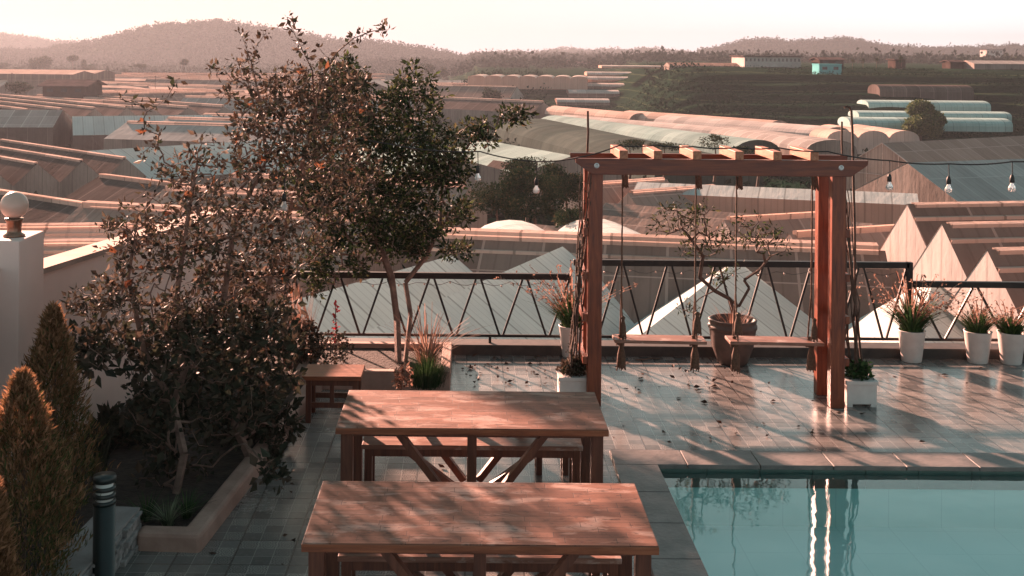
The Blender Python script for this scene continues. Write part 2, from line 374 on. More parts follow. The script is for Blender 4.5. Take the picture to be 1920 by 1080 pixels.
# plastics
MAT['p_teal'] = m_plastic('pale_film', (.66,.72,.71), (.80,.86,.84), 1.6, .5, .45, 0, .25, .2, .4, pan_=.2)
MAT['p_teal2'] = m_plastic('teal_film', (.20,.30,.29), (.34,.45,.43), 3, .45, .4)
MAT['p_grey'] = m_plastic('grey_film', (.27,.25,.24), (.38,.355,.335), 2.6, .5, .5, 3.4, lk=2.0)
MAT['p_brown'] = m_plastic('brown_film', (.20,.135,.112), (.30,.21,.18), 2.6, .5, .45, 3.6, lk=2.1)
MAT['p_dark'] = m_plastic('dark_shaded_film', (.085,.068,.062), (.15,.12,.11), 3, .5, .45, lk=1.9)  # shade on slopes facing away from the sun is put into the colour
MAT['p_white'] = m_plastic('white_film', (.66,.60,.57), (.82,.76,.72), 2.5, .5, .18, 0, .2, .2, .42)
MAT['p_wall'] = m_plastic('film_wall', (.20,.16,.145), (.36,.30,.27), 1.5, .55, .3, 0, .5)
MAT['p_pink'] = m_plastic('sunlit_tint_film', (.62,.45,.38), (.74,.57,.50), 4, .5, .6, 0, .15, .2, .25)  # salmon sunlight on ridge caps and lit roofs is put into the colour
MAT['p_tunnel'] = m_plastic('teal_tunnel_film', (.30,.44,.43), (.42,.56,.54), 5, .55, .4, 0, .3, .2)
MAT['p_lit_salmon'] = m_plastic('sunlit_tint_film_wall', (.50,.30,.24), (.62,.40,.33), 1.6, .6, .3, 0, .3)  # salmon of sunlit film painted into the base colour, walls face away from sun
MAT['p_rose'] = m_plastic('rose_grey_film', (.34,.245,.21), (.46,.345,.30), 2.6, .5, .4, 3.6, lk=1.6, trans=.15)
MAT['p_ash'] = m_plastic('ash_film', (.40,.375,.36), (.52,.49,.47), 2.6, .5, .4, 3.6, lk=1.3, trans=.1)
MAT['p_net'] = m_plastic('dark_net', (.045,.065,.06), (.09,.11,.10), 3, .8, .3)

# ------------------------------------------------------------------ vegetation builders
def leaf_mesh(P, L, Wd, seed=0, up=0.0, N=None):
    """P (n,3) centres; L length array; folded 6-point leaves. returns V,F(quads)"""
    r = np.random.default_rng(seed); n = len(P)
    d = r.normal(size=(n, 3)); d[:, 2] += up
    if N is not None: d = d*.7 + N
    d /= np.linalg.norm(d, axis=1, keepdims=True)
    a = np.cross(d, r.normal(size=(n, 3))); a /= np.linalg.norm(a, axis=1, keepdims=True); b = np.cross(d, a)
    L = L[:, None]; W = (L * Wd)
    sag = b * L * .12
    V = np.stack([P, P + d*L*.42 + a*W*.5 + sag, P + d*L - sag*.4, P + d*L*.42 - a*W*.5 + sag], 1).reshape(-1, 3)
    F = np.arange(n*4).reshape(n, 4)
    return V, F
def grow(trunks, attr, step=.12, rtip=.004, jit=.25, expo=.5, rmax=.2, seed=1):
    r = np.random.default_rng(seed)
    pos = []; par = []
    for t in trunks:
        start = None
        for i in range(len(t)-1):
            a, b = np.array(t[i], float), np.array(t[i+1], float); k = max(1, int(np.linalg.norm(b-a)/step))
            for j in range(k + (1 if i == len(t)-2 else 0)):
                pos.append(a + (b-a)*j/k); par.append(len(pos)-2 if start is not None else -1); start = 1
    pos = list(pos)
    A = np.array(attr); T = np.array(pos)
    d0 = np.min(np.linalg.norm(A[:, None]-T[None], axis=2), axis=1)
    buf = np.zeros((len(pos)+len(A)*40, 3)); buf[:len(pos)] = T; cnt = len(pos)
    for ai in np.argsort(d0):
        a = A[ai]; q = buf[:cnt]; w = a - q
        D = np.linalg.norm(w, axis=1) + np.maximum(0, -(w[:, 2]))*.5
        j = int(np.argmin(D)); p0 = buf[j].copy(); dd = np.linalg.norm(a-p0); k = min(38, max(1, int(dd/step)))
        off = r.normal(size=3)*jit*dd*.5; last = j
        for i in range(1, k+1):
            t = i/k; buf[cnt] = p0 + (a-p0)*t + off*math.sin(math.pi*t)*.5 + r.normal(size=3)*step*.08; par.append(last); last = cnt; cnt += 1
    pos = buf[:cnt]; par = np.array(par); tips = np.zeros(cnt); has = np.zeros(cnt, bool); has[par[par >= 0]] = True
    tips[~has] = 1
    for i in range(cnt-1, -1, -1):
        if par[i] >= 0: tips[par[i]] += tips[i]
    rad = np.minimum(rmax, rtip*np.power(np.maximum(tips, 1), expo))
    return pos, par, tips, rad
def limb_mesh(pos, par, rad, n=5):
    ci = np.where(par >= 0)[0]; a, b = pos[par[ci]], pos[ci]; ra, rb = rad[par[ci]], rad[ci]
    ra = np.minimum(ra, rb*1.5)
    t = b-a; t /= np.maximum(np.linalg.norm(t, axis=1, keepdims=True), 1e-6)
    u = np.cross(t, np.array([.31, .17, .94])); u /= np.maximum(np.linalg.norm(u, axis=1, keepdims=True), 1e-6); v = np.cross(t, u)
    an = np.arange(n)*2*math.pi/n
    ring = u[:, None]*np.cos(an)[None, :, None] + v[:, None]*np.sin(an)[None, :, None]
    V = np.concatenate([a[:, None]+ring*ra[:, None, None], b[:, None]+ring*rb[:, None, None]], 1)
    m = len(ci); k = np.arange(n); base = (np.arange(m)*2*n)[:, None, None]
    q = np.stack([k, (k+1) % n, n+(k+1) % n, n+k], 1)[None]
    return V.reshape(-1, 3), (base+q).reshape(-1, 4)
def blobs_points(blobs, n, seed=0, shell=.0):
    """blobs: (cx,cy,cz,rx,ry,rz,weight)"""
    r = np.random.default_rng(seed); B = np.array(blobs, float); w = B[:, 6]/B[:, 6].sum()
    k = r.choice(len(B), n, p=w); d = r.normal(size=(n, 3)); d /= np.linalg.norm(d, axis=1, keepdims=True)
    rr = np.power(r.random(n)*(1-shell)+shell, 1/2.2)[:, None]
    return B[k, :3] + d*rr*B[k, 3:6]
def pblob(px, py, Y, rx, ry, dy, w=1.0):
    c = at_y(px, py, Y); return (c.x, c.y, c.z, rx/FPX*Y, dy, ry/FPX*Y, w)
def sprig_leaves(pos, tips, nper, lmin, lmax, wd, seed, maxtips=3, spread=.05, up=.2):
    r = np.random.default_rng(seed); idx = np.where(tips <= maxtips)[0]
    idx = np.repeat(idx, nper); P = pos[idx] + r.normal(size=(len(idx), 3))*spread
    L = lmin + (lmax-lmin)*r.random(len(idx))**1.5
    return leaf_mesh(P, L, wd, seed, up)
def blades(n, h, spread, w, seed=0, segs=5, droop=.6, base_r=.06, hmin=.5, tipw=.1):
    """arching grass blades from origin. returns V,F quads"""
    r = np.random.default_rng(seed); V = []; F = []
    for i in range(n):
        an = r.random()*2*math.pi; d = np.array([math.cos(an), math.sin(an), 0]); s = np.array([-d[1], d[0], 0])
        L = h*(hmin+(1-hmin)*r.random()); sp = spread*(r.random()**.8); b0 = d*base_r*r.random()
        o = len(V)
        for k in range(segs+1):
            t = k/segs; p = b0 + d*sp*t**1.4*L + np.array([0, 0, 1])*(L*(t-droop*sp*t*t*.6))
            ww = w*(1-t*(1-tipw))/2
            V += [p-s*ww, p+s*ww]
        for k in range(segs): F.append((o+2*k, o+2*k+1, o+2*k+3, o+2*k+2))
    return np.array(V), np.array(F)
def join(parts):
    V = []; F = []; o = 0; M = []
    for i, (v, f) in enumerate(parts): V.append(v); F.append(f+o); o += len(v); M.append(np.full(len(f), i))
    return np.concatenate(V), np.concatenate(F), np.concatenate(M)

# ================================================================== TERRACE
PL, PFAR, PBOT = 1.60, 9.98, -.5       # pool left edge x, far edge y
CW = .34                                # coping width
WATER = -.03
mb = MB()
for x0, x1, y0, y1 in ((-8, PL-CW, 2, 13.72), (PL-CW, 14, PFAR+CW, 13.72), (PL-CW, 14, 2, 2.6)):
    mb.box(x0, x1, y0, y1, -.3, 0)
o = mb.build('terrace_floor', MAT['tile']); tag(o, kind='structure')
mb = MB(); mb.box(-8, 14, 1, 13.95, -11, -1.3); o = mb.build('terrace_base', MAT['conc']); tag(o, kind='structure')
# pool
mb = MB()
mb.quad((PL, 2.6, PBOT), (14, 2.6, PBOT), (14, PFAR, PBOT), (PL, PFAR, PBOT))
mb.quad((PL, PFAR, PBOT), (14, PFAR, PBOT), (14, PFAR, WATER-.12), (PL, PFAR, WATER-.12))
mb.quad((PL, 2.6, PBOT), (PL, PFAR, PBOT), (PL, PFAR, WATER-.12), (PL, 2.6, WATER-.12))
o = mb.build('pool_basin', MAT['pool']); tag(o, kind='structure')
mb = MB()
for k in range(28): mb.box(PL+k*.45+.003, PL+k*.45+.447, PFAR-.012, PFAR+.05, WATER-.14, -.0105)
for k in range(17): mb.box(PL-.05, PL+.012, PFAR-.45*(k+1)+.003, PFAR-.45*k-.003, WATER-.14, -.0105)
o = mb.build('pool_wall_band', MAT['pband']); tag(o, kind='structure')
mb = MB(); mb.quad((PL+.012, 2.6, WATER), (14, 2.6, WATER), (14, PFAR-.012, WATER), (PL+.012, PFAR-.012, WATER)); o = mb.build('pool_water', MAT['water']); tag(o, kind='structure')
mb = MB()
for k in range(20):
    x = PL-CW + k*.62; mb.box(x+.003, x+.617, PFAR-.03, PFAR+CW, -.01, .028)
for k in range(12):
    y = PFAR-.03-.62*(k+1); mb.box(PL-CW, PL+.03, y+.003, y+.617, -.01, .028)
o = mb.build('pool_coping', MAT['coping'], bevel=.006); tag(o, kind='structure')

# edge kerb and railing
KY = 13.62
mb = MB(); mb.box(-4.2, 14, KY, KY+.3, -.25, .115); o = mb.build('terrace_kerb', MAT['kerb'], bevel=.01); tag(o, kind='structure')
def railing(x0, x1, zt, label, period, zb=.20, legs=()):
    rt = empty('railing', ((x0+x1)/2, KY+.12, .115), label, 'railing', 'black steel terrace railings'); xm = (x0+x1)/2; o0 = Vector((xm, KY+.12, .115))
    a, b = x0-xm, x1-xm
    MB().box(a, b, -.035, .035, zt-.07-.115, zt-.115).build('top_rail', MAT['metal'], rt, bevel=.006)
    MB().box(a, b, -.015, .015, zb-.018-.115, zb+.012-.115).build('bottom_rail', MAT['metal'], rt)
    n = max(1, round((b-a)/period)); p = (b-a)/n
    for k in range(n):
        x = a+k*p
        MB().bar((x+.03, 0, zt-.19), (x+p/2-.02, 0, zb-.115), .024, .024).build('brace_bar', MAT['metal'], rt)
        MB().bar((x+p-.03, 0, zt-.19), (x+p/2+.02, 0, zb-.115), .024, .024).build('brace_bar', MAT['metal'], rt)
    for x in legs: MB().box(x-xm-.016, x-xm+.016, -.016, .016, 0, zb-.13).build('foot_post', MAT['metal'], rt)
    return rt, a, b
r1, a, b = railing(-2.6, 1.22, .93, 'lower black railing section left of the swing frame', .51, legs=(-2.5, -1.5, .27))
r2, a, b = railing(1.24, 5.17, 1.10, 'tallest black railing section running behind the two swings', .56, legs=(2.9, 4.0))
MB().box(b-.035, b+.035, -.035, .035, .74, 1.10-.115).build('end_post', MAT['metal'], r2)
MB().box(b-.03, b+.03, -.03, .03, 0, .74).build('end_post', MAT['metal'], r2)
r3, a, b = railing(5.21, 8.9, .88, 'lowest black railing section behind the row of white pots', .75, legs=(5.9, 7.2))
# tiny lights strung under the top rails
mb = MB(); pts = []
for k in range(75):
    x = -1.6+k*.1; z = (.84 if x < 1.2 else 1.0 if x < 5.1 else .78) - .05*abs(math.sin(k*.9)); pts.append((x, KY+.07, z))
root = empty('fairy_lights', (0, 0, 0), 'thin string of tiny clear lights hung under the railing top', 'fairy lights')
MB().tube(pts, .003, 4).build('wire', MAT['cord'], root)
mb = MB()
for k in range(2, 74, 3): mb.lathe([(0, -.03), (.011, -.02), (.011, -.008), (0, 0)], 6, pts[k])
mb.build('lights', MAT['ivory'], root)

# ================================================================== TABLES
def make_table(loc, label):
    t = empty('table', loc, label, 'table', 'long wooden tables')
    W, D = 2.0, .96; x = W/2; y = D/2
    MB().box(-x, x, -y, y, .712, .75).build('tabletop', MAT['top'], t, bevel=.004)
    MB().box(-x-.002, x+.002, -y-.004, -y+.02, .70, .744).build('edge_board', MAT['edge'], t, bevel=.003)
    for sx in (-1, 1):
        for sy in (-1, 1):
            MB().box(sx*(x-.075)-.045, sx*(x-.075)+.045, sy*(y-.1)-.04, sy*(y-.1)+.04, 0, .712).build('leg', MAT['leg'], t, bevel=.004)
    for sy in (-1, 1):
        yy = sy*(y-.1)
        MB().box(-.035, .035, yy-.03, yy+.03, 0, .712).build('centre_leg', MAT['leg'], t, bevel=.004)
        for sx in (-1, 1):
            MB().bar((sx*.56, yy+.001, .705), (sx*.06, yy+.001, .06), .05, .075, up=(0, 1, 0)).build('brace', MAT['leg'], t)
        MB().box(-x+.12, x-.12, yy-.02, yy+.02, .66, .711).build('apron', MAT['leg'], t)
    return t
tb = make_table((.085, 7.05, 0), 'long worn wooden table nearest the camera, right beside the pool corner')
tb2 = copy_tree(tb); tb2.location = (.045, 9.08, 0); tb2['label'] = 'long worn wooden table behind the nearest one, further from the camera'
def make_bench(loc, label, L=1.72):
    t = empty('bench', loc, label, 'bench', 'wooden benches tucked under the tables')
    x = L/2
    MB().box(-x, x, -.17, .17, .415, .45).build('seat', MAT['seat'], t, bevel=.004)
    MB().box(-x+.02, x-.02, -.15, -.12, .355, .415).build('apron', MAT['leg'], t)
    for sx in (-1, 0, 1):
        for sy in (-1, 1): MB().box(sx*(x-.05)-.03, sx*(x-.05)+.03, sy*.13-.025, sy*.13+.025, 0, .414).build('leg', MAT['leg'], t)
    for sx in (-1, 1): MB().bar((sx*.58, .001, .40), (sx*.10, .001, .04), .045, .06, up=(0, 1, 0)).build('brace', MAT['leg'], t)
    return t
bn = make_bench((.05, 9.29, 0), 'low wooden bench tucked under the further table, one patch of seat sunlit')
bn2 = copy_tree(bn); bn2.location = (.09, 7.27, 0); bn2['label'] = 'low wooden bench tucked under the table nearest the camera'
def make_stool(loc, label, w=.5, d=.42, h=.45, rz=0):
    t = empty('stool', loc, label, 'stool', 'small wooden stools', rz)
    MB().box(-w/2, w/2, -d/2, d/2, h-.04, h).build('seat', MAT['edge'], t, bevel=.005)
    for sx in (-1, 1):
        for sy in (-1, 1): MB().box(sx*(w/2-.06)-.025, sx*(w/2-.06)+.025, sy*(d/2-.06)-.025, sy*(d/2-.06)+.025, 0, h-.04).build('leg', MAT['leg'], t)
    for sy in (-1, 1): MB().box(-w/2+.06, w/2-.06, sy*(d/2-.06)-.012, sy*(d/2-.06)+.012, .14, .19).build('stretcher', MAT['leg'], t)
    for sy in (-1, 1): MB().box(-w/2+.06, w/2-.06, sy*(d/2-.06)-.014, sy*(d/2-.06)+.014, h-.10, h-.042).build('apron', MAT['leg'], t)
    MB().box(-.02, .02, -d/2+.05, -d/2+.074, .19, h-.10).build('slat', MAT['leg'], t)
    return t
make_stool((-1.27, 11.25, 0), 'square wooden stool with orange sunlit top beside the leafy planter', .56, .44)
make_stool((.72, 9.86, 0), 'small stool whose legs show under the further table', .34, .3)
make_stool((.74, 7.72, 0), 'small stool mostly hidden under the table nearest the camera', .34, .3)

# ================================================================== SWING FRAME
FY, BY = 11.72, 12.18
XL, XR = 1.27, 3.69
sw = empty('garden_pergola', ((XL+XR)/2, (FY+BY)/2, 0), 'red timber pergola frame carrying two rope swings', 'pergola')
ox, oy = (XL+XR)/2, (FY+BY)/2
for X in (XL, XR):
    for Y in (FY, BY): MB().box(X-ox-.07, X-ox+.07, Y-oy-.06, Y-oy+.06, 0, 2.35).build('post', MAT['post'], sw, bevel=.006)
for Y in (FY-.085, BY+.085):
    x0, x1 = XL-.21-ox, XR+.27-ox
    MB().prism([(x0, 2.47), (x0+.005, 2.425), (x0+.17, 2.31), (x1-.17, 2.31), (x1-.005, 2.425), (x1, 2.47)], Y-oy-.024, Y-oy+.024).build('beam', MAT['beam'], sw, bevel=.004)
for px in (1172, 1237, 1311, 1391, 1463, 1533):
    x = at_y(px, 290, FY-.25).x - ox
    MB().prism([(-.0,0)]*0 + [(x-.042, 2.472), (x+.042, 2.472), (x+.042, 2.555), (x-.042, 2.555)], FY-oy-.15, BY-oy+.13).build('crossbar', MAT['cross'], sw, bevel=.003)
for X in (XL, XR):   # bolts on the front beam
    MB().lathe([(0, 0), (.012, 0), (.012, .006), (.022, .006), (.022, 0), (.026, 0)], 12).build('bolt', MAT['bolt'], sw, (X-ox, FY-.085-oy-.026, 2.40)).rotation_euler = (R(90), 0, 0)
for X, s_ in ((XL, -1), (XR, 1)):   # rungs between the two posts
    for z in (.42, .84, 1.26, 1.70):
        MB().box(X-ox+s_*.071, X-ox+s_*.115, FY-oy-.055, BY-oy+.05, z, z+.075).build('rung', MAT['post'], sw, bevel=.003)
def tassel(mb, x, y, z, h, r):
    mb.lathe([(r*.3, 0), (r*.75, -h*.08), (r*.45, -h*.2), (r*.9, -h*.5), (r*1.05, -h*.9), (r*.8, -h), (0, -h)], 9, (x, y, z))
    for k in range(9):
        an = k*.7; mb.tube([(x+r*.5*math.cos(an), y+r*.5*math.sin(an), z-h*.4), (x+r*math.cos(an), y+r*math.sin(an), z-h*(1.02+.14*random.random()))], .006, 4)
def make_swing(x0, x1, yc, zs, label, knots, tilt=0):
    s = empty('swing', ((x0+x1)/2, yc, zs), label, 'swing', 'rope swings under the timber frame'); xm = (x0+x1)/2
    M = Matrix.Rotation(tilt, 4, 'Y')
    MB().box(x0-xm, x1-xm, -.13, .13, -.032, 0, M).build('seat', MAT['seat'], s, bevel=.004)
    for i, xr in enumerate((x0+.08-xm, x1-.10-xm)):
        top = 2.50-zs
        rp = MB()
        for dy in (-.11, .11):
            N = 40; pts = [(xr+.0015*math.sin(k*1.9), dy*max(0, 1-k/10), k/N*top) for k in range(N+1)]
            rp.tube(pts, [.0075+.002*(k % 2) for k in range(N+1)], 6)
        rp.tube([(xr+.026, 0, top-.2), (xr+.012, 0, top)], .008, 6)
        ro = rp.build('rope', MAT['rope'], s)
        for ta in ((xr+.03, -.02, top-.16, .18, .026), (xr+.005, -.10, .24+knots[i]*.05, .21, .032+.01*knots[i]), (xr, -.02, -.03, .27, .045), (xr-.01, .0, .03, .10, .04)):
            tb_ = MB(); tassel(tb_, *ta); tb_.build('tassel', MAT['rope'], s)
    return s
make_swing(at_y(1150, 630, 11.95).x, at_y(1321, 630, 11.95).x, 11.95, .62, 'left rope swing with plank seat and tasselled ropes', (0, 1), R(.6))
make_swing(at_y(1364, 630, 11.95).x, at_y(1539, 630, 11.95).x, 11.95, .615, 'right rope swing with plank seat in front of the big clay pot', (1, 0), R(.6))
# ================================================================== POTS
def plant(name, root, V, F, mat, mi=None): return np_mesh(name, V, F, mat, root, mi)
def round_pot(loc, label, h=.36, r=.155, seed=0, kind=0, scale=1.0):
    t = empty('potted_plant', loc, label, 'potted plant', 'tall white pots along the railing')
    MB().lathe([(0, 0), (r*.68, 0), (r*.72, .01), (r*.98, h*.97), (r*1.02, h), (r*.92, h), (r*.88, h*.88), (0, h*.88)], 28).build('pot', MAT['white'], t)
    V, F = blades(460, .44*scale, 1.15, .022, seed, 5, .5, r*.7, .45); V[:, 2] += h*.9
    V2, F2 = blades(60 if kind == 0 else 26,   .68*scale, 1.15, .014, seed+1, 6, .35, r*.5, .6, .8); V2[:, 2] += h*.9
    plant('leaves', t, V, F, MAT['lf_green']); plant('spikes', t, V2, F2, MAT['lf_plume'])
    idx = np.arange(0, len(V2), 14)
    P = []
    r_ = np.random.default_rng(seed+3)
    for i in idx:
        for k in range(6, 14, 2):
            for q in range(2): P.append(V2[min(i+k, len(V2)-1)] + r_.normal(size=3)*.006)
    P = np.array(P); V3, F3 = leaf_mesh(P, np.full(len(P), .036), .55, seed+5, .6); plant('flowers', t, V3, F3, MAT['lf_plume'])['kind'] = 'stuff'
    return t
p = at_z(1709, 677); round_pot(p, 'white pot with wide spray of dry spikes beside the railing step', seed=3, scale=1.1)
p = at_z(1833, 679); round_pot(p, 'white pot with shorter green plant, between two other white pots', seed=13, kind=1, scale=.72)
p = at_z(1896, 681); round_pot(p, 'rightmost white pot with low green plant', seed=23, kind=1, scale=.6)
p = at_z(1072, 668); round_pot(p, 'white pot with tall dry spikes behind the left post of the swing frame', seed=33, scale=1.15)
def square_planter(loc, label, seed, mats):
    t = empty('square_planter', loc, label, 'planter', 'white square planters beside the swing posts')
    w = .15; pl = MB()
    pl.box(-w, w, -w, w, .03, .25); pl.box(-w-.012, w+.012, -w-.012, w+.012, .225, .262)
    for sx in (-1, 1):
        for sy in (-1, 1): pl.box(sx*(w-.03)-.03, sx*(w-.03)+.03, sy*(w-.03)-.03, sy*(w-.03)+.03, 0, .03)
    pl.build('pot', MAT['white'], t, bevel=.004)
    P = blobs_points([(0, 0, .30, .15, .15, .12, 1), (.04, -.05, .36, .08, .08, .08, .4)], 900, seed)
    V, F = leaf_mesh(P, .03+.03*rng.random(len(P)), .6, seed, .3); plant('leaves', t, V, F, mats)
    return t
s1 = at_z(1077, 757); s2 = at_z(1616, 764)
square_planter(s1+Vector((0, .15, 0)), 'white square planter left of the swing frame with climbing stems', 3, MAT['lf_vine'])
square_planter(s2+Vector((0, .15, 0)), 'white square planter right of the swing frame with dark green plant', 5, MAT['lf_green'])
def vine_cords(base, top, n, seed, label, leaves=0):
    t = empty('climbing_vine', base, label, 'vine', 'bare stems climbing beside the swing posts'); r = random.Random(seed); b = Vector(base)
    mb = MB(); P = []
    for i in range(n):
        a = Vector((r.uniform(-.09, .09), r.uniform(-.08, .08), .2)); c = Vector(top)-b+Vector((r.uniform(-.06, .06), r.uniform(-.1, .25), r.uniform(-.3, .12)))
        pts = [a+(c-a)*k/12+Vector((r.uniform(-.008, .008)*1.5, r.uniform(-.01, .01), 0))+Vector((.03*math.sin(k/12*math.pi)*(r.random()-.3), 0, 0)) for k in range(13)]
        mb.tube(pts, [.010-.005*k/12 for k in range(13)], 5)
        for q in pts[1:]:
            for _ in range(leaves): P.append(np.array(q)+rng.normal(size=3)*.02)
    mb.build('stems', MAT['barkd'], t)
    if P:
        P = np.array(P); V, F = leaf_mesh(P, .02+.03*rng.random(len(P)), .5, seed, .5); plant('leaves', t, V, F, MAT['lf_vine'])
    return t
vine_cords(s1+Vector((0, .15, 0)), (XL-.10, FY+.02, 2.32), 9, 4, 'bundle of thin dark stems climbing left swing post', 2)
vine_cords(s2+Vector((0, .15, 0)), (XR+.10, FY+.02, 2.32), 8, 8, 'bundle of thin bare stems climbing right swing post', 0)
# tall bare sticks rising above the frame
def stick(name, px0, py0, px1, py1, Y, r, label, hook=0):
    a, b = at_y(px0, py0, Y), at_y(px1, py1, Y); pts = [a+(b-a)*k/10+Vector((random.uniform(-.006, .006), 0, 0)) for k in range(11)]
    if hook: pts += [b+Vector((-.02, 0, .035)), b+Vector((-.055, 0, .05)), b+Vector((-.08, 0, .035))]
    o = MB().tube(pts, [r]*len(pts), 6).build(name, MAT['barkd']); tag(o, label, 'stick', 'bare sticks rising above the swing frame')
stick('stick', 1100, 640, 1102, 208, BY+.28, .013, 'bare stick rising above the left end of the swing beam')
stick('stick', 1590, 640, 1578, 228, BY+.28, .011, 'shorter bare stick above the right end of the beam')
stick('stick', 1606, 640, 1597, 208, BY+.33, .013, 'taller hooked stick above the right end of the beam', 1)
# big clay pot with a twisted small tree
bp = at_z(1373, 681); t = empty('potted_tree', bp, 'large brown clay pot holding a twisted sparse small tree', 'potted tree')
MB().lathe([(0, 0), (.15, 0), (.17, .02), (.235, .2), (.262, .38), (.262, .40), (.275, .405), (.275, .44), (.262, .445), (.268, .49), (.275, .5), (.262, .51), (.24, .505), (.235, .44), (0, .44)], 36).build('pot', MAT['clay'], t)
V, F = blades(45, .28, 1.2, .01, 5, 5, .6, .16, .5); V[:, 2] += .44; plant('dry_grass', t, V, F, MAT['lf_plume'])
def rel(px, py, dy=0.0): q = at_y(px, py, bp.y+dy); return tuple(q-bp)
trk = [[(.02, 0, .42), rel(1378, 590), rel(1368, 560, .05), rel(1340, 545), rel(1312, 520), rel(1318, 480), rel(1290, 440)],
       [rel(1368, 560, .05), rel(1385, 575, -.03), rel(1405, 540), rel(1395, 525, .03), rel(1425, 505), rel(1445, 480)],
       [rel(1340, 545), rel(1365, 520, -.05), rel(1390, 500, -.03)]]
B = []
for x, y, rx, ry, w in ((1270, 415, 55, 40, 5), (1310, 400, 30, 25, 2), (1400, 430, 28, 35, 2), (1440, 450, 45, 28, 3), (1345, 450, 35, 25, 2), (1300, 470, 30, 20, 1), (1350, 520, 18, 18, 1), (1290, 575, 22, 14, .6)):
    q = rel(x, y); B.append((q[0], q[1], q[2], rx/FPX*13.3, .3, ry/FPX*13.3, w))
A = blobs_points(B, 190, 9)
pos, par, tips, rad = grow(trk, A, .07, .0032, .5, .52, .03, 3)
V, F = limb_mesh(pos, par, rad); plant('trunk', t, V, F, MAT['barkd'])
V, F = sprig_leaves(pos, tips, 5, .04, .095, .3, 6, 2, .025, .3); plant('crown', t, V, F, MAT['lf_tree'])

# ================================================================== LEFT SIDE: wall, pillar, lamps, beds
wa, wb = Vector((-3.62, 9.9, 0)), Vector((-2.95, 14.4, 0))
dirw = (wb-wa).normalized(); nrm = Vector((-dirw.y, dirw.x, 0))
mb = MB()
A0, B0 = wa, wb; th = nrm*.22; ztA, ztB = 1.60, 1.50
def wallmesh(mb, a, b, th, za, zb, z0=-.3):
    vs = [a+Vector((0,0,z0)), b+Vector((0,0,z0)), b+Vector((0,0,zb)), a+Vector((0,0,za))]; vs += [v+th for v in vs]
    mb.add(vs, [(0,1,2,3),(7,6,5,4),(3,2,6,7),(0,3,7,4),(1,5,6,2)])
wr = empty('garden_wall', wa, 'long white plastered wall behind the big leafy vine', 'wall')
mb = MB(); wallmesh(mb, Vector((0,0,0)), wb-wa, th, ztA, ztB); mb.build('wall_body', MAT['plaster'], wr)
mb = MB(); a = -nrm*.03+Vector((0,0,0)); wallmesh(mb, a, wb-wa-nrm*.03, nrm*.28, ztA+.05, ztB+.05, 0)
for i in range(len(mb.v)):
    x, y, z = mb.v[i]
    if z < .5: mb.v[i] = (x, y, ztA+.002 if i in (0, 4) else ztB+.002)
mb.build('coping', MAT['wcap'], wr)
pil = empty('wall_pillar', (-3.98, 9.62, 0), 'thick white plastered pillar under the round lamp', 'pillar')
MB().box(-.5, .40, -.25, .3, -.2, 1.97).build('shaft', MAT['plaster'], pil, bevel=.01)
lp = at_y(22, 447, 9.55); lamp = empty('globe_lamp', (lp.x, 9.6, 1.97), 'round frosted globe lamp standing on the white pillar', 'lamp')
MB().lathe([(0, 0), (.085, 0), (.088, .012), (.06, .03), (.055, .05), (.062, .12), (.075, .135), (.075, .15), (0, .15)], 20).build('base', MAT['brass'], lamp)
gl = [(0.112*math.sin(math.pi*k/14), .255-.112*math.cos(math.pi*k/14)) for k in range(15)]
MB().lathe(gl, 28).build('globe', MAT['ivory'], lamp)
# wall running nearer on the left behind the thujas
nb = empty('garden_wall', (-3.6, 9.4, 0), 'white plastered wall left of the pillar, behind the thuja shrubs', 'wall')
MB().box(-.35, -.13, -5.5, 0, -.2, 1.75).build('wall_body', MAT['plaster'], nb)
# beds: kerbs and soil
k0 = at_z(255, 1033); k1 = at_z(375, 1037); k2 = at_z(575, 775); k3 = Vector((k2.x+.12, 13.2, 0))
bed = empty('planter_kerb', k1, 'low rounded terracotta kerb round the big vine bed', 'planter edge')
mb = MB(); w = .15; H = .13
def kerbseg(mb, a, b, side):
    a, b = a-k1, b-k1; d = (b-a).normalized(); n = Vector((-d.y, d.x, 0))*w*side
    vs = [a, b, b+n, a+n]; vs += [v+Vector((0,0,H)) for v in vs]; mb.add(vs, [(3,2,1,0),(4,5,6,7),(0,1,5,4),(1,2,6,5),(2,3,7,6),(3,0,4,7)])
nd = (k2-k1).normalized(); nn = Vector((-nd.y, nd.x, 0))
outer = [k0, k1, k2, k3]; inner = [k0+Vector((0, w, 0)), k1+Vector((0, w, 0))+nn*w*.9, k2+nn*w, k3+Vector((-w, 0, 0))]
vs = []
for a_, b_ in zip(outer, inner):
    for z in (0, H): vs += [a_-k1+Vector((0,0,z)), b_-k1+Vector((0,0,z))]
fs = []
for i in range(3):
    o_ = i*4; fs += [(o_+2, o_+6, o_+7, o_+3), (o_, o_+4, o_+6, o_+2), (o_+1, o_+3, o_+7, o_+5)]
fs += [(0, 2, 3, 1)]
mb.add(vs, fs); ko = mb.build('kerb', MAT['terra'], bed, bevel=.03)
mb = MB(); mb.poly([(-3.5, 7.8, .05), (inner[0].x-.3, inner[0].y, .05), (inner[1].x, inner[1].y, .05), (inner[2].x, inner[2].y, .05), (inner[3].x, 13.2, .05), (-3.2, 13.4, .05)]); mb.poly([(-3.7, 4.5, .12), (-2.55, 4.5, .12), (-2.55, 8.3, .12), (-3.7, 8.3, .12)])
o = mb.build('bed_soil', MAT['soil']); tag(o, kind='structure')
